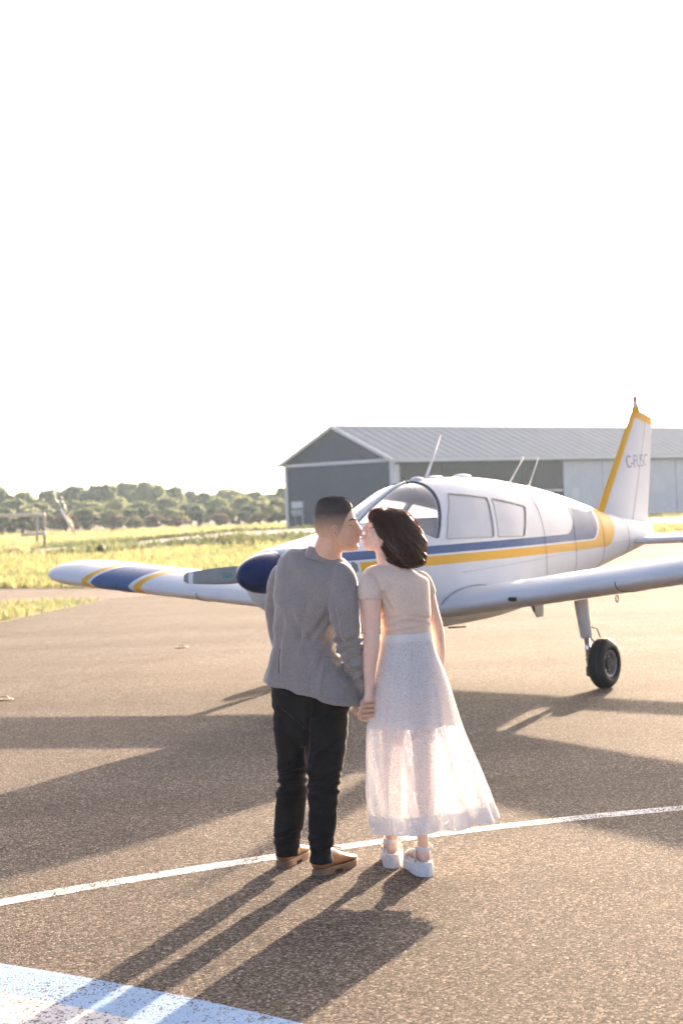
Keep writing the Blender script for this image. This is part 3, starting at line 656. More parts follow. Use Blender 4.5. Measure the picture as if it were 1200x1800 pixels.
# ================================================================== the couple
from mathutils.bvhtree import BVHTree
def fabric(name, col, rough=.85, weave=900, wv=.25, heather=.12, sheen=.3, bmp=.35, trans=0.0):
    m, nt, b = newmat(name); co = coords(nt)
    n = noise(nt, co, weave*.45, 3, .7); n2 = noise(nt, co, 9, 5, .6)
    mp = nt.nodes.new('ShaderNodeMapping'); mp.inputs['Scale'].default_value = (1, 1, .25); nt.links.new(co, mp.inputs[0])
    n3 = noise(nt, mp.outputs[0], weave*.35, 3, .6)
    c = mixc(nt, 1.0, col, ramp(nt, n3.outputs[0], [(.25, (1-wv,)*3), (.75, (1+wv,)*3)]), 'MULTIPLY')
    c = mixc(nt, 1.0, c, ramp(nt, n2.outputs[0], [(.3, (1-heather,)*3), (.7, (1+heather*.6,)*3)]), 'MULTIPLY')
    nt.links.new(c, b.inputs['Base Color']); b.inputs['Roughness'].default_value = rough
    b.inputs['Sheen Weight'].default_value = sheen; b.inputs['Sheen Roughness'].default_value = .4; b.inputs['Specular IOR Level'].default_value = .25
    bump(nt, b, n.outputs[0], bmp, .0012)
    if trans > 0:
        tl = nt.nodes.new('ShaderNodeBsdfTranslucent'); nt.links.new(c, tl.inputs[0]); mx_ = nt.nodes.new('ShaderNodeMixShader'); mx_.inputs[0].default_value = trans
        nt.links.new(b.outputs[0], mx_.inputs[1]); nt.links.new(tl.outputs[0], mx_.inputs[2]); nt.links.new(mx_.outputs[0], nt.nodes['Material Output'].inputs[0])
    return m
def skin(name, col, red=(.55, .22, .16)):
    m, nt, b = newmat(name); co = coords(nt); n = noise(nt, co, 14, 5, .6); n2 = noise(nt, co, 260, 3, .6); n3 = noise(nt, co, 60, 4, .65)
    c = mixc(nt, ramp(nt, n.outputs[0], [(.42, 0.0), (.8, .30)]), col, red)
    c = mixc(nt, 1.0, c, ramp(nt, n3.outputs[0], [(.3, (.93, .92, .91)), (.7, (1.04, 1.04, 1.04))]), 'MULTIPLY')
    nt.links.new(c, b.inputs['Base Color']); b.inputs['Roughness'].default_value = .5; b.inputs['Specular IOR Level'].default_value = .4
    b.inputs['Subsurface Weight'].default_value = .35; b.inputs['Subsurface Radius'].default_value = (.9, .35, .18); b.inputs['Subsurface Scale'].default_value = .012
    bump(nt, b, n2.outputs[0], .12, .001); return m
def egg(cu, cv, D, hpx, b, yaw=0.0, tilt=0.0, n=44, e=2.25, dD=0.0):
    """ring in space: centre at a photo point on depth D, lateral half-extent in photo pixels, depth half-thickness b, turned by yaw; tilt in pixels right minus left"""
    c = Vector(at(cu, cv, D)); k = D/F; h = hpx*k; cy, sy = math.cos(yaw), math.sin(yaw)
    a = math.sqrt(max(1e-6, h*h-(b*sy)**2))/max(.2, abs(cy)); R_ = []
    for j in range(n):
        t = 2*PI*j/n; p = a*math.copysign(abs(math.cos(t))**(2/e), math.cos(t)); q = b*math.copysign(abs(math.sin(t))**(2/e), math.sin(t))
        x, y = p*cy+q*sy, -p*sy+q*cy; R_.append((c.x+x, c.y+y, c.z-tilt*k*(x/max(h, 1e-4))/2))
    return R_
def smoothrings(rows, sub=4):
    """interpolate parameter rows with Catmull-Rom"""
    R_ = [np.array(r, float) for r in rows]; out = []
    for i in range(len(R_)-1):
        p0, p1, p2, p3 = R_[max(i-1, 0)], R_[i], R_[i+1], R_[min(i+2, len(R_)-1)]
        for s in range(sub):
            t = s/sub; out.append(.5*((2*p1)+(-p0+p2)*t+(2*p0-5*p1+4*p2-p3)*t*t+(-p0+3*p1-3*p2+p3)*t**3))
    return out+[R_[-1]]
def limb(rows, n=20, sub=5, sq=1.0):
    """tapered tube through (u, v, D, radius px) rows"""
    Q = smoothrings(rows, sub); return tube([at(q[0], q[1], q[2]) for q in Q], [(q[3]*q[2]/F*sq, q[3]*q[2]/F) if sq != 1 else q[3]*q[2]/F for q in Q], n)
def hairs(P, R, ns=3):
    """many thin three-sided strands at once: P (n, m, 3) points, R (n, m) radii"""
    P = np.asarray(P, float); R = np.asarray(R, float); n, m = P.shape[:2]
    T = np.gradient(P, axis=1); T /= np.linalg.norm(T, axis=2, keepdims=True)+1e-9
    ref = np.zeros_like(T); ref[..., 1] = 1.0; A_ = np.cross(T, ref); A_ /= np.linalg.norm(A_, axis=2, keepdims=True)+1e-9; B_ = np.cross(T, A_)
    ring = np.stack([P+R[..., None]*(math.cos(a)*A_+math.sin(a)*B_) for a in [2*PI*q/ns for q in range(ns)]], 2)
    V = ring.reshape(-1, 3); i = np.arange(n)[:, None, None]*m*ns; j = np.arange(m-1)[None, :, None]*ns; q = np.arange(ns)[None, None, :]; q2 = (q+1) % ns
    Fc = np.stack([i+j+q, i+j+q2, i+j+ns+q2, i+j+ns+q], -1).reshape(-1, 4); me = bpy.data.meshes.new('strands')
    me.vertices.add(len(V)); me.vertices.foreach_set('co', V.ravel()); me.loops.add(len(Fc)*4); me.loops.foreach_set('vertex_index', Fc.ravel().astype(np.int32))
    me.polygons.add(len(Fc)); me.polygons.foreach_set('loop_start', np.arange(0, len(Fc)*4, 4, dtype=np.int32)); me.update(calc_edges=True); return me
def disp(me, fn):
    n = len(me.vertices); C_ = np.empty(n*3); me.vertices.foreach_get('co', C_); C_ = C_.reshape(-1, 3); Nn = np.empty(n*3); me.vertex_normals.foreach_get('vector', Nn); Nn = Nn.reshape(-1, 3)
    out = np.array([Vector(c)+fn(Vector(c), Vector(m)) for c, m in zip(C_, Nn)]); me.vertices.foreach_set('co', out.ravel()); me.update(); return me
def nz(p, sx, sy, sz, seed=0.0): return mnoise.noise(Vector((p.x*sx+seed, p.y*sy-seed*.7, p.z*sz+seed*.3)))
def local(VFormesh, org):
    o = Vector(org)
    if isinstance(VFormesh, tuple): return [tuple(Vector(v)-o) for v in VFormesh[0]], VFormesh[1]
    VFormesh.transform(Matrix.Translation(-o)); VFormesh.update(); return VFormesh
def uvpx(p):
    a, b = p.x/p.y*F, -(p.z-HC)/p.y*F; c, s = math.cos(ROLL), math.sin(ROLL); return 600+c*a+s*b, H0-s*a+c*b
def creases(segs, depth, wpx):
    """soft cloth creases lying along photo-space segments on the back of a garment"""
    def f(p, n):
        if n.y > .25: return 0.0
        u, v = uvpx(p); t_ = 0.0
        for (a0, b0, a1, b1) in segs:
            dx, dy = a1-a0, b1-b0; L2 = dx*dx+dy*dy; q = ((u-a0)*dx+(v-b0)*dy)/L2
            if -.15 < q < 1.15:
                d = ((u-a0)*dy-(v-b0)*dx)/math.sqrt(L2)
                if abs(d) < 4*wpx: fade_ = max(0, min(1, (q+.15)/.3, (1.15-q)/.3)); t_ += fade_*(-math.exp(-(d/wpx)**2)+.65*math.exp(-((d-1.9*wpx)/wpx)**2)+.45*math.exp(-((d+1.9*wpx)/wpx)**2))
        return t_*depth
    return f
class Person:
    def __init__(s, org): s.o = Vector(org); s.body = None
    def root(s, me, mat, label):
        s.body = link('person', local(me, s.o), mat); s.body.location = s.o; return tag(s.body, label, 'person')
    def part(s, name, me, mat, parent=None, smooth=True, sharp=None):
        if isinstance(me, tuple): me = recalc(mesh(me, name))
        o = link(name, local(me, s.o), mat, parent or s.body, smooth)
        if sharp: me.set_sharp_from_angle(angle=rad(sharp))
        return o
def caster(me):
    bm = bmesh.new(); bm.from_mesh(me); t = BVHTree.FromBMesh(bm); bm.free()
    def f(u, v, off=.003):
        o = Vector((0, 0, HC)); d = (Vector(at(u, v, 1.0))-o).normalized(); h = t.ray_cast(o, d)
        return None if h[0] is None else h[0]+h[1]*off
    return f
def seam(cast, pts, r=.0012, off=.0006, n=24):
    P = []; pts = [np.array(p, float) for p in pts]
    for q in smoothrings(pts, max(3, n//max(1, len(pts)-1))):
        h = cast(q[0], q[1], off)
        if h is not None: P.append(h)
    return tube(P, r, 5)
def head_slices(rows, D, facing, n=40):
    """rows: (v, back u, front u, half width m, egg). facing +1 looks right, -1 looks left"""
    rings = []
    for v, ub, uf, hw, eg in smoothrings(rows, 4):
        a, b = Vector(at(ub, v, D)), Vector(at(uf, v, D)); c = (a+b)/2; h = (b-a)/2; ring = []
        for j in range(n):
            t = 2*PI*j/n; x = math.cos(t); y = math.sin(t)
            wy = hw*(1-eg*max(0, x)**1.6-.06*max(0, -x)**2); ring.append(tuple(c+h*x*1.0+Vector((0, wy*math.copysign(abs(y)**.93, y), 0))))
        rings.append(ring if facing > 0 else ring[::-1])
    return loft(rings)
def finger(pts, r0, r1, n=10):
    P = [np.array(p, float) for p in pts]; Q = smoothrings(P, 4); m = len(Q)
    R_ = [r0+(r1-r0)*i/(m-1) for i in range(m)]
    T = np.array(Q[-1])-np.array(Q[-2]); T = T/np.linalg.norm(T); Q = Q+[Q[-1]+T*r1*.55, Q[-1]+T*r1*.9]; R_ += [r1*.8, r1*.3]
    return tube(Q, R_, n)

# ------------------------------------------------------------------ man
HD = 7.90                                            # depth of the two heads
MAN = Person((-.22, 7.95, 0))
M_mskin = skin('warm_skin', (.70, .43, .285), (.64, .31, .20))
mrows = [(874.5, 577, 598, .012, 0), (877, 567, 607, .035, .02), (882, 560, 614, .054, .05), (890, 555.5, 619, .068, .10), (900, 553, 621.5, .0745, .16), (910, 552.3, 624.5, .0765, .20), (916, 552.5, 628, .0765, .24), (921, 553, 626, .076, .26), (928, 554, 626, .0745, .25), (936, 557, 627.5, .072, .26), (943, 561.5, 628, .069, .28), (948, 567, 629, .067, .32), (954, 575, 628.5, .063, .36), (960, 585, 630, .056, .40), (965, 596, 629, .045, .40), (968.5, 606, 623, .022, .2)]
mh = head_slices(mrows, HD, 1)
def px(u, v, dy=0.0, D=HD): p = at(u, v, D); return (p[0], p[1]+dy, p[2])
k = HD/F
mh = cat(mh, limb([(585, 940, HD, 22), (578, 962, HD+.01, 24), (574, 985, HD+.03, 27.5), (570, 1003, HD+.05, 36)], 24),
    tube([px(624, 917), px(629.5, 927), px(634, 935)], [.010, .0105, .0115], 12), ell(px(634.3, 936.8), (.0105, .0125, .0095), 14, 10),
    ell(px(630, 938.5, -.010), (.010, .0085, .0075), 10, 8), ell(px(630, 938.5, .010), (.010, .0085, .0075), 10, 8),
    ell(px(630.8, 945.8), (.0085, .020, .0055), 14, 8), ell(px(630.6, 951.0), (.0085, .019, .006), 14, 8), ell(px(626.5, 962), (.012, .02, .013), 12, 8),
    ell(px(623.5, 914.5, -.026), (.011, .020, .007), 12, 8), ell(px(623.5, 914.5, .026), (.011, .020, .007), 12, 8),
    ell(px(618, 922, -.034), (.013, .012, .009), 12, 8), ell(px(618, 922, .034), (.013, .012, .009), 12, 8),
    ell(px(611, 934, -.042), (.022, .018, .018), 12, 8), ell(px(611, 934, .042), (.022, .018, .018), 12, 8))
mtorso = loft([egg(*q[:6]) for q in smoothrings([(560, 1000, 7.98, 52, .07, .6), (556, 1020, 7.98, 58, .085, .6), (548, 1080, 7.97, 48, .09, .6), (545, 1150, 7.96, 46, .09, .6), (545, 1230, 7.95, 52, .09, .5)], 3)])
mlegs = cat(limb([(524, 1200, 8.0, 27), (516, 1310, 8.02, 23), (516, 1370, 8.03, 18), (511, 1430, 8.05, 17), (507, 1488, 8.06, 10), (508, 1498, 8.06, 9)], 14), limb([(570, 1220, 7.93, 28), (573, 1320, 7.9, 25), (568, 1390, 7.89, 18), (566, 1440, 7.88, 17), (567, 1500, 7.86, 10), (569, 1512, 7.86, 9)], 14))
marms = cat(limb([(612, 1020, 7.84, 17), (606, 1100, 7.80, 15), (616, 1140, 7.82, 13), (633, 1190, 7.85, 10.5), (646, 1221, 7.87, 8.5), (650, 1232, 7.87, 10.5)], 14), limb([(498, 1012, 8.08, 15), (486, 1080, 8.1, 13), (492, 1130, 8.13, 12), (520, 1165, 8.17, 9), (540, 1180, 8.19, 10)], 12))
mpalm = ell(px(649, 1240, 0, 7.858), (.034, .016, .044), 14, 10, Matrix.Rotation(rad(12), 3, 'Y'))
me = fuse(cat(mh, mtorso, mlegs, marms, mpalm), .0042, 3, .5)
# hand in hand: his four fingers close round the back of hers, his thumb on the other side
fing = []
for (v0, v1, u1, ln) in ((1229.5, 1233, 640.5, 0), (1237.5, 1240.5, 638.5, 0), (1246, 1249, 637.5, 0), (1254, 1257.5, 637.5, 0)):
    fing.append(finger([px(654, v0, 0, 7.868), px(660.5, v0+.8, 0, 7.845), px(660, v0+2.2, 0, 7.812), px(652.5, v1+.5, 0, 7.783), px(u1+4, v1+1, 0, 7.776), px(u1+1, v1+2.2, 0, 7.782)], .0106, .0086))
fing.append(finger([px(640, 1226, 0, 7.868), px(628.5, 1235, 0, 7.852), px(624.5, 1246, 0, 7.83), px(626, 1256, 0, 7.815)], .0125, .0095))
for i, (du, dv) in enumerate(((0, 0), (7, 5), (13, 9), (18, 12))): fing.append(finger([px(540+du*.5, 1180+dv*.3, 0, 8.19), px(548+du*.4, 1190+dv*.5, 0, 8.2), px(552+du*.4, 1200+dv*.3, 0, 8.19)], .0095, .008))
fing.append(finger([px(534, 1180, 0, 8.17), px(538, 1192, 0, 8.16), px(542, 1200, 0, 8.16)], .011, .009))
# ears
def ear(u, v, s, D, hw, w=7.0, h=11.2, lean=.18, face=1):
    P = []; out = []
    for t in np.linspace(-2.3, 2.45, 22):
        a = (math.cos(t+PI)*w, -math.sin(t)*h*(1.0 if math.sin(t) > 0 else .95)); uu = u+face*(a[0]*.95)+face*lean*a[1]*-.35; P.append(px(uu, v+a[1], s*(hw+.008+.006*(1-math.cos(t))*.5), D))
    out.append(tube(P, [.0028]*3+[.0033]*16+[.0028]*3, 8)); out.append(ell(px(u+face*.5, v+1, s*(hw+.004), D), (w*.9*k, .007, h*.88*k), 14, 10))
    out.append(ell(px(u+face*2, v+h*.80, s*(hw+.007), D), (.0075, .005, .0085), 10, 8)); out.append(ell(px(u+face*5.2, v+1.5, s*(hw+.009), D), (.0035, .004, .006), 8, 6)); out.append(tube([px(u-face*2.5, v-h*.55, s*(hw+.0115), D), px(u-face*4, v, s*(hw+.012), D), px(u-face*1, v+h*.45, s*(hw+.0115), D)], .0028, 8)); return cat(*out)
tmp = mesh(cat(*fing, ear(587.5, 934.5, -1, HD, .0715), ear(587.5, 934.5, 1, HD, .0715)), 'x'); recalc(tmp)
bm = bmesh.new(); bm.from_mesh(me); bm.from_mesh(tmp); bm.to_mesh(me); bm.free()
MAN.root(me, M_mskin, 'man in grey blazer and black trousers kissing the woman, seen from behind')
# eyelid crease, eyebrow, ear hollow
M_brow = simple('black_eyebrow_hair', (.018, .014, .012), .7)
cst = None
def facecast(me_, org):
    m2 = me_.copy()
    m2.transform(Matrix.Translation(org))
    return caster(m2)
mc = facecast(me, MAN.o)
def strands(cast, n, box_, ang, ln, r, seed, depth=None):
    rnd = random.Random(seed); out = []
    for i in range(n):
        u, v = box_(rnd); h = cast(u, v, .0004)
        if h is None: continue
        a = ang+rnd.uniform(-.35, .35); q = Vector((math.cos(a), -.15, math.sin(a)))*ln*rnd.uniform(.7, 1.2); out.append(tube([h, h+q*.6, h+q], [r, r*.8, r*.2], 3, False))
    return cat(*out)
MAN.part('eyebrow', strands(mc, 90, lambda r: ((lambda t: (613+13.5*t, 915.5-4.2*math.sin(PI*t*.62)+2.4*t*t+r.uniform(-1.1, 1.1)))(r.random())), .15, .006, .0005, 3), M_brow)
MAN.part('eyelid', seam(mc, [(614.5, 922.5), (618, 924.4), (622.5, 923.6)], .0011, .0002, 10), M_brow)
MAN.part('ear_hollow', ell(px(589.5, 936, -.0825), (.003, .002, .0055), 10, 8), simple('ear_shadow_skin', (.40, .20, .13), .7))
# hair: clipped sides fading upward into a longer dark top
def hair_cap(rows, D, facing, keep, off=.0014):
    rr = smoothrings(rows, 10); n = 144; V = []; Fc = []; idx = {}; grid = []
    for i, (v, ub, uf, hw, eg) in enumerate(rr):
        a, b = Vector(at(ub, v, D)), Vector(at(uf, v, D)); c = (a+b)/2; h = (b-a)/2; row = []
        for j in range(n):
            t = 2*PI*j/n; x, y = math.cos(t), math.sin(t); wy = hw*(1-eg*max(0, x)**1.6-.06*max(0, -x)**2)
            p = c+h*x+Vector((0, wy*math.copysign(abs(y)**.93, y), 0)); row.append((p, ub+(uf-ub)*(x+1)/2, v))
        grid.append(row)
    return grid
grid = hair_cap(mrows, HD, 1, None)
ctr = Vector(px(588, 918))
def mkeep(u, v):   # hairline in profile
    if v < 893: return u < 620.5
    if v < 906: return u < 620.5-(v-893)*.75
    if v < 916: return u < 611-(v-906)*.5
    if v < 938: return u < 606-(v-916)*.35
    return u < 579-(v-938)*.55 and v < 957
V = []; Fc = []; vid = {}
for i in range(len(grid)-1):
    for j in range(144):
        q = [(i, j), (i, (j+1) % 144), (i+1, (j+1) % 144), (i+1, j)]
        if all(mkeep(grid[a][b][1], grid[a][b][2]) for a, b in q):
            f = []
            for key in q:
                if key not in vid:
                    p = grid[key[0]][key[1]][0]; d = (p-ctr).normalized(); vid[key] = len(V); V.append(p+d*.0021)
                f.append(vid[key])
            Fc.append(tuple(f))
def man_hair_mat():
    m, nt, b = newmat('clipped_black_hair'); co = coords(nt); X, Y, Z = xyz(nt, co); n = noise(nt, co, 900, 2, .6); n2 = noise(nt, co, 35, 4, .6)
    z0 = at(588, 899, HD)[2]; z1 = at(588, 934, HD)[2]
    t = (Z*-1.0+z0)/(z0-z1)          # 0 at the crown band, 1 low on the sides
    dens = (t*-.78+1.02+(N(nt, n2.outputs[0])-.5)*.25).mx(.10).mn(.97)
    f = (dens + (N(nt, n.outputs[0])-.5)*.8)._m('SMOOTH_MIN', 1.0, .1).mx(0.0)
    c = mixc(nt, f, (.66, .41, .275), (.020, .015, .012)); nt.links.new(c, b.inputs['Base Color']); b.inputs['Roughness'].default_value = .62; bump(nt, b, n.outputs[0], .4, .001); return m
hair = MAN.part('hair', (V, Fc), man_hair_mat())
rnd = random.Random(5); ST_ = []
for i in range(9000):
    gi = rnd.randrange(0, len(grid)-2); gj = rnd.randrange(144); p, u, v = grid[gi][gj]
    if not mkeep(u, v) or v > 925: continue
    top = max(0, min(1, (901-v)/12)); ln = .002+.0042*top
    if top < .05 and rnd.random() > .30: continue
    p2 = grid[gi+1][(gj+1) % 144][0]; p = p.lerp(p2, rnd.random()); d = (p-ctr).normalized(); d = (d+Vector((.35*top+rnd.uniform(-.3, .3), rnd.uniform(-.3, .3), rnd.uniform(-.1, .25)))).normalized()
    ST_.append([p+d*.001, p+d*ln*.6, p+d*ln+Vector((.002*top, 0, -.001))])
def hair_mat(name, col, glow, tf=.35, rough=.38):
    m, nt, b = newmat(name); co = coords(nt); n = noise(nt, co, 260, 3, .6)
    c = ramp(nt, n.outputs[0], [(.3, tuple(k_*.45 for k_ in col)), (.7, tuple(k_*1.9 for k_ in col))]); nt.links.new(c, b.inputs['Base Color']); b.inputs['Roughness'].default_value = rough; b.inputs['Specular IOR Level'].default_value = .5
    tl = nt.nodes.new('ShaderNodeBsdfTranslucent'); tl.inputs[0].default_value = (*glow, 1); mx_ = nt.nodes.new('ShaderNodeMixShader'); mx_.inputs[0].default_value = tf
    nt.links.new(b.outputs[0], mx_.inputs[1]); nt.links.new(tl.outputs[0], mx_.inputs[2]); nt.links.new(mx_.outputs[0], nt.nodes['Material Output'].inputs[0]); return m
MAN.part('hair_top', hairs(ST_, [[.0007, .0006, .0002]]*len(ST_)), hair_mat('short_black_hair', (.018, .013, .011), (.10, .04, .015), .25), hair)

# trousers
M_tro = fabric('black_twill', (.014, .012, .011), .9, 700, .3, .2, .05, .4)
tro = fuse(cat(loft([egg(*q) for q in smoothrings([(546, 1165, 7.965, 62, .105, .6, 10), (546, 1210, 7.965, 69, .115, .6, 12), (546, 1250, 7.965, 66, .108, .55, 10), (546, 1285, 7.965, 55, .085, .5, 4), (546, 1312, 7.97, 40, .05, .5, 2)], 4)]),
    limb([(517, 1210, 8.01, 37), (517, 1260, 8.02, 36), (516, 1310, 8.03, 31), (517, 1350, 8.04, 26.5), (516.5, 1375, 8.045, 25.5), (513, 1400, 8.05, 26), (509.5, 1440, 8.06, 26), (505.5, 1475, 8.065, 24), (505, 1496, 8.065, 22), (505.5, 1506, 8.065, 21.5)], 30),
    limb([(574, 1240, 7.92, 38), (576, 1280, 7.91, 36.5), (574, 1320, 7.90, 33.5), (571, 1350, 7.895, 31), (569.5, 1375, 7.89, 28.5), (568, 1400, 7.885, 26), (567.5, 1440, 7.88, 25.2), (566, 1480, 7.875, 21.5), (566, 1506, 7.87, 20), (566, 1518, 7.87, 20)], 30)), .007, 4, .5)
TC = creases([(492, 1366, 540, 1350), (490, 1380, 534, 1376), (494, 1352, 528, 1336), (546, 1376, 602, 1356), (548, 1392, 597, 1384), (552, 1336, 606, 1304), (484, 1474, 526, 1462), (484, 1488, 520, 1480), (550, 1484, 590, 1470), (552, 1500, 586, 1490), (548, 1262, 600, 1240), (494, 1250, 540, 1290), (545, 1240, 540, 1330)], .0075, 3.2)
def trofold(p, n):
    return trofold0(p, n)+n*TC(p, n)
def trofold0(p, n):
    u = p.z; kn = math.exp(-((u-.42)/.10)**2)+.9*math.exp(-((u-.14)/.07)**2)+.5*math.exp(-((u-.72)/.10)**2)
    return n*(.015*kn*nz(p, 5, 5, 24, 3)+.010*kn*nz(p, 9, 9, 46, 8)+.006*nz(p, 14, 14, 4, 1)+.004*nz(p, 7, 7, 12, 6))
disp(tro, trofold); trousers = MAN.part('trousers', tro, M_tro)

# blazer
M_blz = fabric('grey_heather_wool', (.265, .234, .212), .88, 1150, .30, .07, .7, .4)
M_stitch = simple('dark_stitching', (.16, .145, .14), .9)
jr = [(572, 972, 7.965, 33, .062, .62, 22), (566, 981, 7.965, 51, .078, .64, 34), (561, 992, 7.965, 63, .092, .66, 40), (557.5, 1006, 7.96, 67.5, .104, .68, 36), (553, 1030, 7.955, 66, .116, .68, 26), (545, 1060, 7.95, 62.5, .122, .68, 14), (540, 1090, 7.945, 56, .122, .68, 6), (538.5, 1120, 7.94, 54, .122, .66, 6), (541, 1150, 7.94, 60.5, .130, .64, 14), (545.5, 1180, 7.94, 73.5, .140, .62, 28), (549, 1205, 7.94, 83, .146, .62, 40), (549.5, 1221, 7.94, 86.5, .149, .62, 46)]
srows = [(588, 998, 7.885, 12), (597, 1006, 7.865, 20), (603, 1020, 7.84, 24.5), (604.5, 1040, 7.82, 26), (605, 1065, 7.80, 26.5), (607, 1095, 7.79, 25.5), (612, 1125, 7.795, 24), (621, 1155, 7.81, 22.5), (632, 1185, 7.835, 19), (642.5, 1209, 7.858, 16.3), (648, 1222, 7.868, 15.5)]
lrows = [(510, 1000, 8.05, 14), (500, 1008, 8.07, 19.5), (493, 1025, 8.09, 22), (487.5, 1055, 8.105, 20.5), (487, 1090, 8.12, 19.5), (491, 1120, 8.13, 18.5), (505, 1148, 8.16, 17), (525, 1168, 8.18, 15)]
jk = fuse(cat(loft([egg(*q) for q in smoothrings(jr, 5)]), limb(srows, 30, 6), limb(lrows, 26, 6)), .0055, 3, .5)
AX = [Vector(at(q[0], q[1], q[2])) for q in smoothrings(srows, 3)]
JC = creases([(508, 1068, 546, 1168), (578, 1078, 540, 1130), (586, 1100, 556, 1190), (540, 1060, 520, 1140), (497, 1090, 484, 1190)], .0075, 5.0)
JS = creases([(590, 1132, 634, 1118), (598, 1150, 640, 1128), (606, 1166, 642, 1148), (618, 1186, 644, 1168), (628, 1200, 648, 1188), (586, 1060, 600, 1130)], .0085, 3.6)
def jfold(p, n):
    return jfold0(p, n)+n*(JC(p, n)+JS(p, n))
def jfold0(p, n):
    low = max(0, min(1, (1.25-p.z)/.3)); d = p.x*.8+p.z*.62
    da = min((p-a).length for a in AX[::2])
    arm = max(0, min(1, (.105-da)/.03))
    w = n*(.012*nz(p, 9, 6, 3.2, 2)*(.4+.8*low)+.010*mnoise.noise(Vector((d*17, p.y*4, (p.x-p.z)*4)))+.0025*nz(p, 26, 20, 9, 5))*(1-arm)
    if arm > 0:
        el = math.exp(-((p.z-1.06)/.085)**2)+.8*math.exp(-((p.z-.92)/.07)**2)
        w += n*arm*(.021*el*mnoise.noise(Vector((p.x*9+1, p.y*9, p.z*30+p.x*16)))+.011*el*mnoise.noise(Vector((p.x*20, p.y*14+1, p.z*58-p.x*25)))+.005*nz(p, 11, 11, 4, 1))
    return w
disp(jk, jfold); jt = fuse(loft([egg(*q) for q in smoothrings(jr, 5)]), .0065, 3, .5)
disp(jt, jfold); jc = caster(jt)
blazer = MAN.part('blazer', jk, M_blz)
MAN.part('cuff_button', ell(px(660.5, 1222.5, -.006, 7.862), (.008, .004, .005), 12, 8), M_brow, blazer)
MAN.part('cuff_button', ell(px(637.5, 1210, -.035, 7.86), (.004, .003, .0055), 12, 8), M_brow, blazer)
# collar: folded leaf round the neck
nc = Vector(at(574.5, 975, 7.955)); cb = []
ringt = []
for t in np.linspace(-2.25, 2.25, 44):
    a = t-rad(135)+rad(5); dx, dy = math.cos(a), math.sin(a); fr_ = (1-math.cos(t))/2; tl_ = (dx*.9-dy*.25)
    def P(r, z): return tuple(nc+Vector((dx*r, dy*r, z-.040*fr_-.030*tl_)))
    ringt.append([P(.070, .020), P(.078, .025), P(.086, .019), P(.099, -.006), P(.110, -.026), P(.106, -.030), P(.090, -.012), P(.074, .004)])
col_ = recalc(mesh(loft(ringt), 'collar')); col_ = modded(col_, ('SUBSURF', dict(levels=2)))
disp(col_, lambda p, n: n*.003*nz(p, 14, 14, 14, 4)); MAN.part('collar', col_, M_blz, blazer)
def patch(cast, fn, nu, nv, off):
    """grid laid on a surface as the camera sees it"""
    V = []; ok = {}
    for i in range(nu+1):
        for j in range(nv+1):
            u, v = fn(i/nu, j/nv); h = cast(u, v, off)
            if h is not None: ok[i, j] = len(V); V.append(h)
    return V, [(ok[i, j], ok[i+1, j], ok[i+1, j+1], ok[i, j+1]) for i in range(nu) for j in range(nv) if all(q in ok for q in ((i, j), (i+1, j), (i+1, j+1), (i, j+1)))]
def pk(s, t):
    u0, u1 = 572-8.5*t, 600+20*t; r = .16; ins = 0
    if t > 1-r: ins = (1-math.sqrt(max(0, 1-((t-1+r)/r)**2)))*9
    return (u0+ins)+((u1-ins)-(u0+ins))*s, 1155+72*t+4*s
pm = mesh(patch(jc, pk, 26, 34, .0012), 'p'); pm = modded(pm, ('SOLIDIFY', dict(thickness=.005, offset=1.0))); pkt = MAN.part('pocket', pm, M_blz, blazer, sharp=50)
po = [(571.2, 1156)]+[pk(0, t) for t in np.linspace(.05, 1, 12)]+[pk(s, 1) for s in np.linspace(.1, 1, 8)]
MAN.part('stitching', seam(jc, po, .0008, .0052, 60), M_stitch, pkt)
MAN.part('stitching', seam(jc, [(571.5, 1155), (585, 1157), (600, 1159)], .0012, .0056, 20), M_stitch, pkt)
for pts in ([(500, 1130), (495, 1150), (492, 1180), (489, 1211)], [(543, 1000), (536, 1030), (528, 1080), (512, 1120), (500, 1132)][1:1] or [(562, 1140), (548, 1180), (540, 1222)]):
    MAN.part('stitching', seam(jc, pts, .0008, .0, 30), M_stitch, blazer)
MAN.part('vent_gap', seam(jc, [(493.5, 1141), (491.5, 1150), (490.7, 1168), (490, 1185)], .0028, -.0008, 24), M_brow, blazer)

# shoes
def shoe_upper(s=1.0):
    rows = [(.0, .022, .072, .034), (.008, .030, .088, .03), (.03, .0365, .106, .03), (.07, .039, .118, .03), (.11, .040, .112, .03), (.145, .042, .095, .03), (.18, .0455, .078, .03), (.215, .048, .066, .03), (.25, .0465, .058, .03), (.275, .039, .052, .03), (.292, .024, .044, .031), (.298, .010, .038, .033)]
    rings = []
    for x, hw, zt, zb in smoothrings(rows, 3):
        ring = []
        for j in range(28):
            t = 2*PI*j/28; c, sn = math.cos(t), math.sin(t); zz = zb+(zt-zb)*(.30 if sn < 0 else .30); y = hw*math.copysign(abs(c)**.75, c)
            z = zb+(zt-zb)*.30*(1-abs(sn)**.6) if sn < 0 else zb+(zt-zb)*(.30+.70*abs(sn)**.85); ring.append((x, y, z))
        rings.append(ring)
    return loft(rings)
def outline(rows, z0, z1, grow=0.0, n=3):
    Q = smoothrings(rows, n); P = [(x, y+grow) for x, y, y2 in Q]+[(x, -y2-grow) for x, y, y2 in Q[::-1]]
    return loft([[(x, y*.985, z0) for x, y in P], [(x, y, z0+.003) for x, y in P], [(x, y, z1-.002) for x, y in P], [(x, y*.985, z1) for x, y in P]])
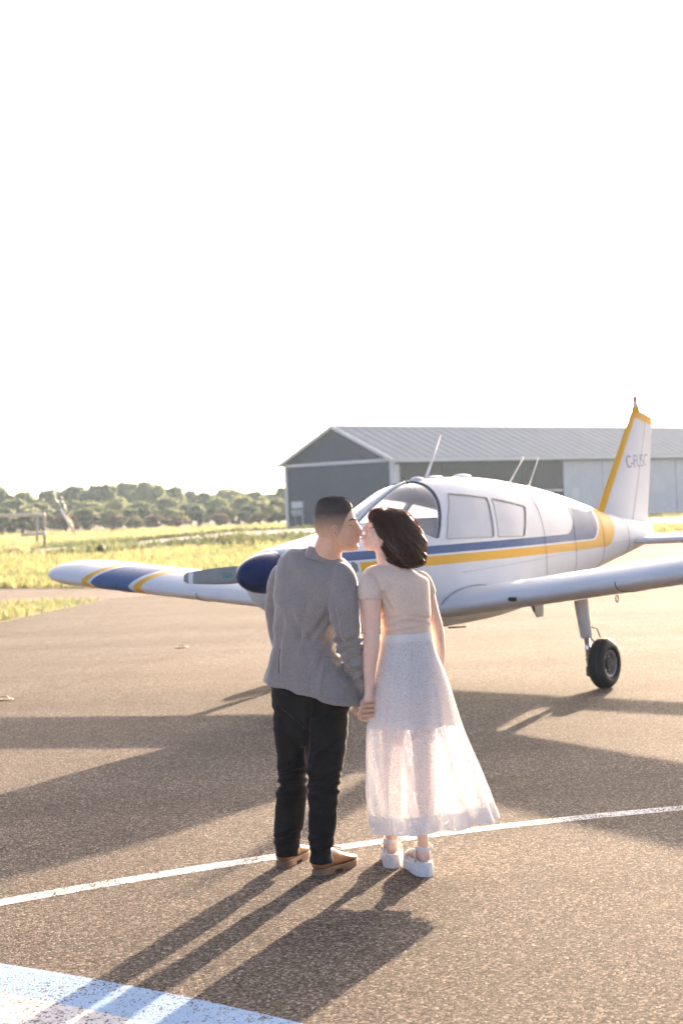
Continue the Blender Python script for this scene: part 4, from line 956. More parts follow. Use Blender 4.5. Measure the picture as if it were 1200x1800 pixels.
sole_rows = [(-.004, .012, .012), (.004, .028, .028), (.03, .039, .039), (.08, .040, .041), (.13, .041, .043), (.18, .046, .050), (.22, .050, .052), (.255, .048, .048), (.282, .036, .036), (.30, .018, .018), (.304, .008, .008)]
M_lea = simple('tan_leather', (.32, .15, .062), .42, var=.3, nscale=14, bmp=.2, bscale=90); M_sole = simple('brown_crepe_sole', (.24, .15, .09), .8, var=.2, nscale=30, bmp=.3, bscale=160)
def place(VF, h, d, base): 
    a = math.atan2(d[1], d[0]); M_ = Matrix.Translation((h[0], h[1], 0)) @ Matrix.Rotation(a, 4, 'Z'); return xf(VF, M_)
def man_shoe(hu, hv, tu, tv):
    h = gr(hu, hv); t = gr(tu, tv); d = (t[0]-h[0], t[1]-h[1])
    up = recalc(mesh(place(shoe_upper(), h, d, 0), 's')); disp(up, lambda p, n: n*.0022*nz(p, 40, 40, 55, 2)); o = MAN.part('shoe', up, M_lea)
    MAN.part('sole', place(outline(sole_rows, .012, .030), h, d, 0), M_sole, o, sharp=40)
    MAN.part('heel', place(outline([(-.004, .012, .012), (.004, .028, .028), (.03, .039, .039), (.08, .0395, .0405), (.095, .038, .039)], 0, .0118, 0), h, d, 0), M_sole, o, sharp=40)
    MAN.part('forefoot_tread', place(outline([(.15, .042, .045), (.18, .0455, .0495), (.22, .0495, .0515), (.255, .0475, .0475), (.282, .0355, .0355), (.30, .0175, .0175)], 0, .0118, 0), h, d, 0), M_sole, o, sharp=40)
    for x in (.125, .150, .172):
        z = .112-.5*(x-.11)*1.05; MAN.part('lace', place(tube([(x-.004, -.026, z-.012), (x, 0, z+.004), (x+.004, .026, z-.012)], .0024, 6), h, d, 0), M_lea, o)
    MAN.part('lace_bow', place(tube([(.13, -.004, .112), (.15, -.03, .104), (.165, -.036, .088), (.14, -.02, .10), (.135, .01, .11), (.15, .04, .10)], .0022, 6), h, d, 0), M_sole, o)
    return o
man_shoe(556.5, 1541, 606, 1524); man_shoe(496, 1526, 527, 1508)

# ------------------------------------------------------------------ woman
WOM = Person((.23, 7.87, 0))
M_wskin = skin('fair_skin', (.80, .555, .43), (.76, .39, .29))
wrows = [(893, 692, 664, .012, 0), (897, 703, 657.5, .035, .02), (903, 711, 653, .055, .08), (910, 716, 650.5, .066, .14), (917, 719, 649, .070, .20), (922, 720, 648, .071, .23), (928, 720, 646, .070, .24), (935, 719, 643.5, .068, .26), (941, 717, 641, .066, .30), (947, 713, 639.5, .063, .34), (953, 708, 638.5, .058, .38), (959, 702, 638.5, .050, .40), (964, 696, 641, .040, .4), (968, 690, 648, .022, .2)]
wh = cat(head_slices(wrows, HD, -1), limb([(674, 948, HD, 17.5), (679, 970, HD-.005, 19), (684, 990, HD-.02, 20.5), (692, 1012, HD-.03, 26)], 24),
    tube([px(647.5, 919), px(643.5, 925.5), px(640, 930.5)], [.0085, .009, .0098], 12), ell(px(639.6, 931.3), (.0085, .0105, .008), 14, 10),
    ell(px(643, 933.5, -.009), (.008, .007, .0062), 10, 8), ell(px(643, 933.5, .009), (.008, .007, .0062), 10, 8),
    ell(px(638.2, 941.0), (.0085, .018, .005), 14, 8), ell(px(638.0, 946.2), (.0085, .017, .0055), 14, 8), ell(px(641.5, 957), (.012, .018, .012), 12, 8),
    ell(px(655, 925.5, -.034), (.012, .012, .009), 12, 8), ell(px(655, 925.5, .034), (.012, .012, .009), 12, 8), ell(px(657, 937, -.036), (.022, .02, .018), 12, 8), ell(px(657, 937, .036), (.022, .02, .018), 12, 8))
wt = loft([egg(*q) for q in smoothrings([(690, 1006, 7.88, 34, .055, -.3, 8), (699, 1024, 7.88, 48, .078, -.35, 8), (708, 1050, 7.88, 42, .088, -.38, 0), (712, 1100, 7.88, 38, .088, -.38, 0), (716, 1160, 7.88, 48, .10, -.35, 0), (717, 1200, 7.88, 50, .10, -.35, 0)], 3)])
warm = cat(limb([(650, 1014, 7.83, 14), (650, 1040, 7.80, 19), (652, 1065, 7.795, 18.8), (653, 1095, 7.79, 16.2), (653, 1115, 7.785, 15), (653, 1135, 7.783, 15.2), (651.5, 1150, 7.782, 14), (650, 1170, 7.782, 12.2), (649.5, 1195, 7.783, 9.6), (649, 1212, 7.785, 8.4), (648.5, 1222, 7.787, 8.4), (646, 1233, 7.793, 9.5)], 20),
    limb([(743, 1020, 7.955, 13), (750, 1040, 7.97, 13.5), (757.5, 1072, 7.99, 13.5), (765, 1097, 8.01, 12.8), (769, 1117, 8.02, 12.2), (771.5, 1145, 8.025, 11.5), (772, 1165, 8.025, 10.3), (772.5, 1182, 8.025, 9), (772, 1200, 8.02, 7.6), (771, 1212, 8.02, 8.5), (770, 1226, 8.02, 9.5), (769, 1236, 8.02, 6)], 18, 5))
wpalm = ell(px(642.8, 1239.5, 0, 7.805), (.0285, .0135, .037), 16, 12, Matrix.Rotation(rad(14), 3, 'Y'))
def foot_vf():
    rings = []
    for x, hw, zt, zb in smoothrings([(0, .012, .092, .070), (.010, .025, .108, .064), (.045, .030, .135, .063), (.085, .032, .128, .062), (.125, .036, .106, .060), (.165, .041, .089, .057), (.205, .042, .077, .055), (.228, .032, .070, .055), (.237, .012, .065, .057)], 3):
        ring = []
        for j in range(24):
            t = 2*PI*j/24; c, sn = math.cos(t), math.sin(t); ring.append((x, hw*math.copysign(abs(c)**.8, c), (zt+zb)/2+(zt-zb)/2*math.copysign(abs(sn)**.8, sn)))
        rings.append(ring)
    return loft(rings)
FEET = []
for (hu, hv, tu, tv) in ((691, 1527, 689, 1505), (751, 1542, 724, 1523)):
    h = gr(hu, hv); t = gr(tu, tv); d = Vector((t[0]-h[0], t[1]-h[1])).normalized(); FEET.append((h, d))
ank = [Vector((h[0]+d.x*.045, h[1]+d.y*.045, .13)) for h, d in FEET]
def leg(rows, a):
    Q = [(*at(u, v, D), r*D/F) for u, v, D, r in rows]+[(a.x, a.y, .20, .0245), (a.x, a.y, .13, .0265), (a.x, a.y, .095, .024)]
    Q = smoothrings(Q, 4); return tube([q[:3] for q in Q], [q[3] for q in Q], 18)
wleg = cat(leg([(697, 1150, 7.9, 26), (693, 1260, 7.92, 23), (690, 1330, 7.94, 18), (690, 1390, 7.96, 16.5), (691.5, 1430, 7.98, 13)], ank[0]), leg([(735, 1150, 7.86, 27), (742, 1260, 7.84, 24), (746, 1330, 7.82, 19), (748, 1390, 7.81, 17.5), (749.5, 1430, 7.805, 13.5)], ank[1]),
    *[place(foot_vf(), h, d, 0) for h, d in FEET])
wme = fuse(cat(wh, wt, warm, wleg, wpalm), .0042, 3, .5)
wf = []
for i, (u0, du) in enumerate(((632.5, 0), (637.5, 1), (642.5, 2), (647, 3))):
    wf.append(finger([px(u0+3, 1246, 0, 7.803), px(u0+.5, 1254+i*.8, 0, 7.806), px(u0, 1261+i*1.2, 0, 7.822), px(u0+2, 1264+i*1.2, 0, 7.845), px(u0+5, 1261, 0, 7.872), px(u0+7, 1254, 0, 7.884)], .0086, .0070))
wf.append(finger([px(650, 1224, 0, 7.788), px(656, 1228, 0, 7.80), px(659.5, 1234, 0, 7.825), px(659, 1240, 0, 7.85)], .0098, .008))
for i in range(4): wf.append(finger([px(764+i*4, 1230, 0, 8.02), px(763+i*4, 1242, 0, 8.022), px(763+i*3.6, 1252-abs(i-1.4)*2, 0, 8.012)], .0078, .0062))
wf.append(finger([px(763, 1222, 0, 8.01), px(757, 1232, 0, 8.0), px(755, 1241, 0, 7.995)], .009, .0075))
wf.append(ell(px(671.5, 950, -.066), (.0075, .005, .011), 12, 8))
tmp = recalc(mesh(cat(*wf), 'x')); bm = bmesh.new(); bm.from_mesh(wme); bm.from_mesh(tmp); bm.to_mesh(wme); bm.free()
WOM.root(wme, M_wskin, 'woman in beige tee and long white lace skirt kissing the man, seen from behind')
wc = facecast(wme, WOM.o)
M_lash = simple('dark_lashes', (.03, .02, .015), .7)
WOM.part('eyelashes', seam(wc, [(656.5, 926.2), (653, 928.3), (649.5, 928)], .0011, .0003, 10), M_lash)
WOM.part('eyebrow', strands(wc, 50, lambda r: ((lambda t: (650+11*t, 917-2.2*math.sin(PI*t)+r.uniform(-.7, .7)))(r.random())), .3, .005, .0004, 9), M_lash)
WOM.part('lips', ell(px(636.2, 941.3, 0), (.0052, .0165, .0042), 12, 8), simple('pink_lip_skin', (.52, .17, .15), .45))
# tee
M_tee = fabric('oatmeal_jersey', (.77, .615, .485), .9, 900, .16, .07, .25, .3, .12)
trows = [(684, 993, 7.882, 22.5, .058, -.3, 2), (688, 998, 7.88, 35, .066, -.3, 8), (691.5, 1005, 7.88, 48, .074, -.3, 13), (696, 1014, 7.88, 57.5, .083, -.33, 13), (700, 1028, 7.88, 56, .092, -.36, 6), (707, 1048, 7.88, 49, .100, -.38, 0), (711.5, 1072, 7.88, 44.5, .104, -.38, 0), (712.5, 1095, 7.88, 43.5, .102, -.38, 0), (713, 1116, 7.88, 44, .101, -.38, -3), (713, 1128, 7.88, 44, .101, -.38, -3)]
tsl = [(655, 1012, 7.85, 10), (650.5, 1019, 7.825, 16.5), (650, 1028, 7.808, 20.3), (650, 1038, 7.80, 21.6), (650.6, 1047, 7.797, 22.0), (650.8, 1053, 7.796, 21.6)]
tsr = [(732, 1011, 7.925, 9), (739, 1016, 7.945, 13.5), (745, 1024, 7.96, 16), (750, 1036, 7.972, 16), (753, 1046, 7.98, 15.8)]
tee = fuse(cat(loft([egg(*q) for q in smoothrings(trows, 5)]), limb(tsl, 28, 5), limb(tsr, 24, 5)), .0052, 9, .5)
WC = creases([(672, 1106, 722, 1091), (684, 1114, 757, 1100), (672, 1092, 702, 1084), (718, 1082, 754, 1088), (672, 1040, 690, 1075), (690, 1020, 672, 1046)], .0042, 2.6)
def tfold(p, n):
    return tfold0(p, n)+n*WC(p, n)
def tfold0(p, n):
    wz = math.exp(-((p.z-1.12)/.07)**2); ar = math.exp(-((p.x-at(668, 1050, 7.88)[0])/.05)**2)*math.exp(-((p.z-1.28)/.06)**2)
    return n*(.0062*wz*mnoise.noise(Vector((p.x*5+p.z*6, p.y*5, p.z*42+p.x*7)))+.0032*wz*nz(p, 12, 12, 80, 3)+.0045*nz(p, 6, 6, 9, 5)+.004*ar*mnoise.noise(Vector((p.x*40, 0, p.z*40))))
disp(tee, tfold); tshirt = WOM.part('tee', tee, M_tee)
tc = caster(tee)
M_hem = fabric('oatmeal_hem', (.66, .54, .44), .9, 900, .15, .05, .2)
WOM.part('sleeve_hem', limb([(650.7, 1050.5, 7.7965, 22.3), (650.8, 1053.3, 7.796, 22.1)], 30, 2), M_tee, tshirt)
# skirt: opaque lining to mid-thigh, lace over it to the ankles
def lace(name, cell=118, hole=.16, base=(.90, .885, .865)):
    m, nt, b = newmat(name); out = nt.nodes['Material Output']; co = coords(nt)
    ns = noise(nt, co, 55, 2, .5); ad = nt.nodes.new('ShaderNodeMixRGB'); ad.blend_type = 'LINEAR_LIGHT'; ad.inputs[0].default_value = .022; nt.links.new(co, ad.inputs[1]); nt.links.new(ns.outputs['Color'], ad.inputs[2])
    v = nt.nodes.new('ShaderNodeTexVoronoi'); v.feature = 'DISTANCE_TO_EDGE'; v.inputs['Scale'].default_value = cell; nt.links.new(ad.outputs[0], v.inputs['Vector'])
    v2 = nt.nodes.new('ShaderNodeTexVoronoi'); v2.inputs['Scale'].default_value = cell*.42; nt.links.new(ad.outputs[0], v2.inputs['Vector'])
    thread = N(nt, v.outputs['Distance']).lt(hole); motif = N(nt, v2.outputs['Distance']).lt(.30)
    cov = thread.mx(motif)*.80+.19
    n = noise(nt, co, 600, 2); c = ramp(nt, n.outputs[0], [(.3, tuple(k_*.93 for k_ in base)), (.7, base)])
    nt.links.new(c, b.inputs['Base Color']); b.inputs['Roughness'].default_value = .85; b.inputs['Sheen Weight'].default_value = .2; bump(nt, b, thread, .5, .0012)
    tl = nt.nodes.new('ShaderNodeBsdfTranslucent'); nt.links.new(c, tl.inputs[0]); mx_ = nt.nodes.new('ShaderNodeMixShader'); mx_.inputs[0].default_value = .34
    nt.links.new(b.outputs[0], mx_.inputs[1]); nt.links.new(tl.outputs[0], mx_.inputs[2]); tr = nt.nodes.new('ShaderNodeBsdfTransparent'); m2 = nt.nodes.new('ShaderNodeMixShader')
    nt.links.new(cov.k, m2.inputs[0]); nt.links.new(tr.outputs[0], m2.inputs[1]); nt.links.new(mx_.outputs[0], m2.inputs[2]); nt.links.new(m2.outputs[0], out.inputs[0]); return m
M_lace = lace('white_lace', 150, .20); M_lin = fabric('white_cotton_lining', (.80, .785, .765), .9, 900, .05, .03, .2, .2, .55); M_band = fabric('white_cotton_band', (.86, .84, .81), .9, 700, .06, .04, .2, .3, .25)
skrows = [(713, 1114, 7.88, 45.2, .104, -.36, -3), (713, 1122, 7.88, 45.8, .106, -.36, -3), (715, 1145, 7.88, 51, .114, -.34, -2), (719, 1175, 7.88, 59.5, .124, -.32, 0), (723, 1205, 7.88, 66.5, .132, -.3, 0), (726, 1240, 7.88, 73, .142, -.28, 0), (728.5, 1275, 7.88, 80, .152, -.26, 0), (735, 1310, 7.885, 85.5, .166, -.25, -3), (743, 1345, 7.89, 91, .18, -.24, -6), (752, 1385, 7.895, 97, .192, -.22, -10), (761, 1420, 7.90, 100, .20, -.2, -14), (768.5, 1450, 7.90, 102, .205, -.2, -18)]
def skirt_rings(rows, n=180, shrink=1.0, phase=0.0, famp=1.0):
    out = []; v0, v1 = skrows[0][1], skrows[-1][1]
    for q in smoothrings(rows, 6):
        R_ = egg(*q[:7], n, 2.15); c = sum((Vector(p) for p in R_), Vector())/n; s = (q[1]-v0)/(v1-v0); A_ = famp*(.002+.080*max(0, s)**1.4); ring = []
        for j, p in enumerate(R_):
            t = 2*PI*j/n+phase+.25*s; f = .45*math.sin(6*t+.6)+.38*math.sin(11*t+2.0)+.24*math.sin(17*t+.9+2*s)+.25*math.sin(3*t+4)
            # the fold that flares out on her right
            d = ((2*PI*j/n-5.25+PI) % (2*PI))-PI; f += -1.5*math.exp(-(d/.10)**2)+.7*math.exp(-((d-.25)/.15)**2)
            w_ = Vector(p)-c; w_.z = 0; r = w_.length; ring.append(tuple(Vector(p)+w_.normalized()*(A_*f*.5*shrink-r*(1-shrink))))
        out.append(ring)
    return out
skirt = WOM.part('skirt', loft(skirt_rings(skrows), False, False), M_lace)
WOM.part('lining', loft(skirt_rings([r for r in skrows if r[1] < 1275.5], shrink=.955), False, False), M_lin, skirt)
lo = smoothrings(skrows, 6); lo = [tuple(q) for q in lo if q[1] > 1417]
WOM.part('hem_band', loft(skirt_rings(lo, shrink=.985), False, False), M_lace, skirt)
wb = [(713, 1112.5, 7.88, 45.6, .1050, -.36, -3), (713, 1118, 7.88, 46.1, .1062, -.36, -3), (713.1, 1126, 7.88, 47.2, .1085, -.36, -3)]
WOM.part('waistband', loft([egg(*q, 90, 2.15) for q in smoothrings(wb, 3)], False, False), M_band, skirt)
# platform sandals
M_sand = simple('white_rubber_platform', (.76, .735, .70), .55, var=.06, nscale=20, bmp=.08); M_strap = simple('white_leather_strap', (.78, .755, .72), .5, var=.06, nscale=30, bmp=.15, bscale=200)
def lugged(x0, x1, z0, z1, hwf, n=9, lug=.0035):
    """thick ribbed sole block"""
    P = []; xs = np.linspace(0, 1, 40)
    side = []
    for t in xs:
        x = x0+(x1-x0)*t; side.append((x, hwf(x)))
    def ring(z, g):
        R_ = []
        for i, (x, y) in enumerate(side): R_.append((x, y+g+lug*(1 if (i//3) % 2 else 0)*(1 if z < z1-.012 else 0), z))
        R_.append((x1+g*.5, hwf(x1)*.5, z)); R_.append((x1+g*.5, -hwf(x1)*.5, z))
        for i, (x, y) in list(enumerate(side))[::-1]: R_.append((x, -y-g-lug*(1 if (i//3) % 2 else 0)*(1 if z < z1-.012 else 0), z))
        for q in (-.66, -.33, 0, .33, .66): R_.append((x0-g*.5-lug*(1 if abs(q) in (.33,) else 0)*(1 if z < z1-.012 else 0), hwf(x0)*q, z))
        return R_
    return loft([ring(z0, .004), ring(z0+.004, .005), ring(z1-.014, .001), ring(z1-.011, .0), ring(z1-.003, .001), ring(z1, -.002)])
def swid(x):
    return float(np.interp(x, [-.008, .0, .015, .05, .10, .15, .20, .232, .25], [.010, .020, .031, .037, .037, .042, .047, .040, .018]))
for h, d in FEET:
    so = WOM.part('sandal', place(lugged(-.010, .125, 0, .064, swid), h, d, 0), M_sand, sharp=35)
    WOM.part('front_platform', place(lugged(.134, .252, .004, .056, swid), h, d, 0), M_sand, so, sharp=35)
    WOM.part('midsole', place(outline([(-.008, .015, .015), (0, .024, .024), (.015, .033, .033), (.05, .038, .038), (.10, .038, .038), (.15, .043, .043), (.20, .048, .048), (.232, .041, .041), (.252, .018, .018)], .050, .0632), h, d, 0), M_sand, so, sharp=40)
    def band(c, ra, rb, w_, th, t0, t1, tilt=0., n=40):
        rings = []
        for t in np.linspace(t0, t1, n):
            cx, sy = math.cos(t), math.sin(t); dz = tilt*cx
            rings.append([(c[0]+cx*(ra+e), sy*(rb+e)+c[1], c[2]+z+dz) for e, z in ((0, -w_/2), (th, -w_/2), (th, w_/2), (0, w_/2))])
        return loft(rings)
    WOM.part('ankle_strap', place(band((.046, 0, .128), .040, .0325, .018, .004, 0, 2*PI, .010), h, d, 0), M_strap, so, sharp=40)
    for s in (1, -1):
        WOM.part('side_strap', place(tube([(.055, s*.0375, .058), (.053, s*.037, .09), (.050, s*.0365, .128)], [(.010, .003)]*3, 10), h, d, 0), M_strap, so)
    arc = []
    for t in np.linspace(0, PI, 22):
        y, z = math.cos(t)*.0475, .056+math.sin(t)**.7*.040; arc.append([(.165, y*1.0, z), (.165, y*1.08, z+.004), (.205, y*1.08, z-.005), (.205, y, z-.009)])
    WOM.part('toe_strap', place(loft(arc), h, d, 0), M_strap, so, sharp=40)
    WOM.part('buckle', place(box(.02, .036, -.0405, -.0375, .118, .136), h, d, 0), M_alu, so, False)

# wavy chin length hair
hrows = [(892.5, 668, 690, .022), (896, 661, 701, .048), (902, 657.5, 711, .066), (910, 656, 719, .077), (922, 660, 728, .084), (936, 665, 735, .087), (950, 670, 739.5, .088), (964, 674, 742, .088), (977, 675, 741.5, .084), (988, 678, 738, .076), (996, 685, 731, .06), (999.5, 694, 721, .035)]
HR = np.array(smoothrings(hrows, 4)); HS = np.linspace(0, 1, len(HR))
def hsurf(s, t, off=0.0):
    """point on the hair volume: s from crown 0 to tips 1, t round the head (0 faces right)"""
    v, ul, ur, hw = [np.interp(s, HS, HR[:, k_]) for k_ in range(4)]; kk_ = HD/F; cu = (ul+ur)/2; hu = (ur-ul)/2+off/kk_
    u = cu+hu*np.cos(t); y = (hw+off)*np.sin(t); c, sn = math.cos(ROLL), math.sin(ROLL); a, b = u-600, v-H0
    X = (c*a-sn*b)/F*HD; Z = HC-(sn*a+c*b)/F*HD; return np.stack([X, np.full_like(X, HD)+y, Z], -1)
core = []
for s in np.linspace(0.0, 1, 40): core.append([tuple(hsurf(np.array(s), np.array(2*PI*j/48), -.010)) for j in range(48)])
def lock_mat():
    m = hair_mat('wavy_brown_hair', (.04, .02, .012), (.70, .27, .09), .22, .30); nt = m.node_tree; b = nt.nodes['Principled BSDF']; co = coords(nt); mp = nt.nodes.new('ShaderNodeMapping'); mp.inputs['Scale'].default_value = (1, 1, .22); nt.links.new(co, mp.inputs[0])
    n = noise(nt, mp.outputs[0], 110, 4, .7); nt.links.new(ramp(nt, n.outputs[0], [(.32, (.012, .006, .004)), (.52, (.055, .028, .016)), (.72, (.18, .09, .046))]), b.inputs['Base Color']); bump(nt, b, n.outputs[0], .5, .003); return m
M_wh = hair_mat('dark_brown_hair', (.066, .034, .019), (.70, .27, .09), .30, .34)
cm = recalc(mesh(loft(core), 'c')); disp(cm, lambda p, n: n*(.004*nz(p, 60, 60, 20, 2)))
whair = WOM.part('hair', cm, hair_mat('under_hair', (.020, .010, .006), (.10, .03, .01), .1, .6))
rg = np.random.default_rng(11)
def locks(n, seed, off, s1lo, s1hi, wav, r0, clump=90):
    g = np.random.default_rng(seed); m = 22
    ck = g.random((clump, 6)); ci = g.integers(0, clump, n)
    q = np.linspace(0, 1, m)[None, :]; s0 = np.clip(g.random(n)**1.3*.40+.12*ck[ci, 4], 0, .5); s1 = s1lo+(s1hi-s1lo)*(.25*g.random(n)+.75*ck[ci, 5]); s = s0[:, None]+(s1-s0)[:, None]*q
    ph = ck[ci, 1]*6.28; fr_ = 1.5+1.1*ck[ci, 2]; am = wav*(.45+ck[ci, 3]); w_ = fr_[:, None]*q*6.28+ph[:, None]+g.normal(0, .18, n)[:, None]
    jit = g.normal(0, .085, n)[:, None]*(1-.62*q)                      # strands of one lock draw together towards its tip
    t = (ck[ci, 0]*2*PI)[:, None]+jit+am[:, None]*np.sin(w_)*q**.8
    of = (off*g.random(n)-.005)[:, None]*(1-.4*q)+.010*np.sin(w_+1.3)*q+.020*(ck[ci, 3]-.45)[:, None]*q**1.5
    P = hsurf(s, t, of); R = np.repeat((r0*(.6+.8*g.random(n)))[:, None], m, 1)*np.concatenate([np.ones(m-4), [.85, .65, .45, .2]])[None, :]
    return P, R
P1, R1 = locks(3600, 3, .014, .84, 1.05, .24, .0006, 110)
P2, R2 = locks(2600, 8, .030, .80, 1.03, .30, .00045, 600)
def big_locks(n, seed):
    g = np.random.default_rng(seed); m = 26; q = np.linspace(0, 1, m)[None, :]; t0 = (np.arange(n)/n*2*PI+g.normal(0, .12, n))[:, None]
    s0 = (.02+.30*g.random(n))[:, None]; s1 = (.82+.22*g.random(n))[:, None]; s = s0+(s1-s0)*q; ph = (g.random(n)*6.28)[:, None]; fr_ = (1.3+.9*g.random(n))[:, None]; w_ = fr_*q*6.28+ph
    t = t0+(.22+.18*g.random(n))[:, None]*np.sin(w_)*q**.7; of = -.004+(.015+.010*g.random(n))[:, None]*np.sin(w_+1.4)*q**.8+(.018*g.random(n)-.004)[:, None]*q
    R = (.0065+.0055*g.random(n))[:, None]*np.sin(np.clip(q*1.02+.10, 0, 1.06)*PI*.94)**.55; return hsurf(s, t, of), np.maximum(R, .0006)
lk = hairs(*big_locks(120, 21), 8); disp(lk, lambda p, n: n*.0016*nz(p, 160, 160, 40, 3)); WOM.part('hair_waves', lk, lock_mat(), whair)
WOM.part('hair_locks', hairs(np.concatenate([P1, P2]), np.concatenate([R1, R2])), M_wh, whair)
# fringe swept down beside the brow
g = np.random.default_rng(4); fr = []; frr = []
for i in range(420):
    a, b = g.random(), g.random(); w0 = g.normal(0, .8)
    u0, v0 = 672+14*a, 895+3*b; y0 = -.02-.045*b+.0
    pts = [(u0, v0, y0), (662+7*a+w0*.6, 900+2*b, y0-.012), (655.5+8*a+w0, 908+4*b, -.058-.006*a), (655.5+9*a+w0, 920+3*a, -.066-.004*a), (660+8*a+w0, 932+6*a, -.072), (665+7*a+w0, 942+6*a, -.075)]
    Q = smoothrings(pts, 4); fr.append([px(q[0], q[1], q[2]) for q in Q]); frr.append(np.linspace(.0006, .00025, len(Q)))
for i in range(120):
    a, b = g.random(), g.random(); w0 = g.normal(0, .8)
    pts = [(672+14*a, 895+3*b, .03), (660+6*a+w0, 899+2*b, .03+.02*b), (653+4*a+w0, 907+3*b, .04), (651+4*a+w0, 917, .045), (651.5+4*a+w0, 924+3*b, .05)]
    Q = smoothrings(pts, 5)[:21]; Q = (Q+[Q[-1]]*21)[:21]; fr.append([px(q[0], q[1], q[2]) for q in Q]); frr.append(np.linspace(.0006, .00025, 21))
WOM.part('fringe', hairs(fr, frr), M_wh, whair)

# ================================================================== vegetation
def leaf_mat(name, cols, tr=.45):
    m, nt, b = newmat(name); co = coords(nt, 'Object'); n = noise(nt, co, .9, 4, .6); a = nt.nodes.new('ShaderNodeAttribute'); a.attribute_name = 'tone'
    oi = nt.nodes.new('ShaderNodeObjectInfo'); t = (N(nt, n.outputs[0])*.5+N(nt, a.outputs['Fac'])*.45+N(nt, oi.outputs['Random'])*.25-.10)
    c = ramp(nt, t.k, [(.15+.7*i/(len(cols)-1), q) for i, q in enumerate(cols)]); nt.links.new(c, b.inputs['Base Color']); b.inputs['Roughness'].default_value = .6; b.inputs['Specular IOR Level'].default_value = .3
    tl = nt.nodes.new('ShaderNodeBsdfTranslucent'); br = nt.nodes.new('ShaderNodeBrightContrast'); nt.links.new(c, br.inputs[0]); br.inputs['Bright'].default_value = .04; nt.links.new(br.outputs[0], tl.inputs[0])
    mx_ = nt.nodes.new('ShaderNodeMixShader'); mx_.inputs[0].default_value = tr; nt.links.new(b.outputs[0], mx_.inputs[1]); nt.links.new(tl.outputs[0], mx_.inputs[2]); nt.links.new(mx_.outputs[0], nt.nodes['Material Output'].inputs[0]); return m
def quads(P, U, W_, tone):
    """leaf quads: centres, two half-axes, tone attribute"""
    n = len(P); V = np.stack([P-U-W_, P+U-W_, P+U+W_, P-U+W_], 1).reshape(-1, 3); me = bpy.data.meshes.new('leaves')
    me.vertices.add(n*4); me.vertices.foreach_set('co', V.ravel()); me.loops.add(n*4); me.loops.foreach_set('vertex_index', np.arange(n*4, dtype=np.int32)); me.polygons.add(n); me.polygons.foreach_set('loop_start', np.arange(0, n*4, 4, dtype=np.int32))
    me.update(calc_edges=True); at_ = me.attributes.new('tone', 'FLOAT', 'FACE'); at_.data.foreach_set('value', np.asarray(tone, np.float32)); return me
def crown(seed, n=7500, lobes=30, leaf=.062, flat=.9):
    """unit crown: width 2, height 2 standing on z = 0, built from leaf clumps"""
    g = np.random.default_rng(seed); C_ = []; 
    for i in range(lobes):
        a = g.random()*2*PI; z = g.random()**.8; r = math.sqrt(max(.02, 1-(z*1.1-.18)**2))*(.35+.35*g.random()); C_.append((r*math.cos(a)*.95, r*math.sin(a)*.95, .34+1.34*z**.9, .13+.26*g.random()**1.5))
    C_ = np.array(C_); k_ = g.integers(0, lobes, n); d = g.normal(size=(n, 3)); d /= np.linalg.norm(d, axis=1, keepdims=True); rr = C_[k_, 3]*(.45+.6*g.random(n)**.6+.35*(g.random(n) > .9)*g.random(n))
    P = C_[k_, :3]+d*rr[:, None]*np.array([1, 1, flat]); nrm = d+g.normal(0, .6, (n, 3)); nrm /= np.linalg.norm(nrm, axis=1, keepdims=True)
    U = np.cross(nrm, g.normal(size=(n, 3))); U /= np.linalg.norm(U, axis=1, keepdims=True)+1e-9; W_ = np.cross(nrm, U); s = leaf*(.5+.8*g.random(n))[:, None]
    P[:, 2] = np.maximum(P[:, 2], .03); return quads(P, U*s, W_*s*.8, .25*g.random(n)+.5*g.random(lobes)[k_]+.25*(P[:, 2]/2))
def trunk_mesh(seed, stems=1):
    r_ = random.Random(seed); out = []
    for s in range(stems):
        bx, by = r_.uniform(-.12, .12)*(stems > 1), r_.uniform(-.12, .12)*(stems > 1); top = (r_.uniform(-.2, .2), r_.uniform(-.2, .2), 1.35)
        out.append(tube([(bx, by, -.03), (bx*1.2, by*1.2, .5), top], [.055, .042, .015], 7))
        for q in range(5):
            z = r_.uniform(.45, 1.1); a = r_.uniform(0, 2*PI); out.append(tube([(top[0]*z/1.35, top[1]*z/1.35, z), (.3*math.cos(a), .3*math.sin(a), z+.22), (.6*math.cos(a), .6*math.sin(a), z+.35)], [.025, .017, .006], 5))
    return mesh(cat(*out), 'trunk')
M_bark = simple('bark', (.10, .075, .055), .9, var=.3, nscale=6)
LM = [leaf_mat('olive_foliage', [(.09, .12, .04), (.18, .215, .07), (.28, .30, .11)]), leaf_mat('deep_green_foliage', [(.06, .09, .035), (.12, .165, .06), (.20, .24, .09)]), leaf_mat('pale_green_foliage', [(.14, .17, .06), (.25, .275, .10), (.35, .35, .15)])]
LB = [leaf_mat('russet_shrub_foliage', [(.10, .07, .04), (.19, .125, .07), (.28, .20, .11)], .35), leaf_mat('dark_shrub_foliage', [(.025, .038, .016), (.05, .065, .026), (.08, .09, .04)], .35), leaf_mat('yellow_green_shrub_foliage', [(.13, .14, .045), (.23, .22, .08), (.33, .30, .13)], .45)]
CR = [crown(20+i) for i in range(4)]; TK = [trunk_mesh(i) for i in range(3)]
CB = [crown(40+i, 2600, 11, .085, .8) for i in range(3)]; TB = [trunk_mesh(9+i, 4) for i in range(2)]
rnd = random.Random(77)
mcache = {}
def with_mat(me, mat):
    if (me.name, mat.name) not in mcache:
        m2 = me.copy(); m2.materials.clear(); m2.materials.append(mat); mcache[me.name, mat.name] = m2
    return mcache[me.name, mat.name]
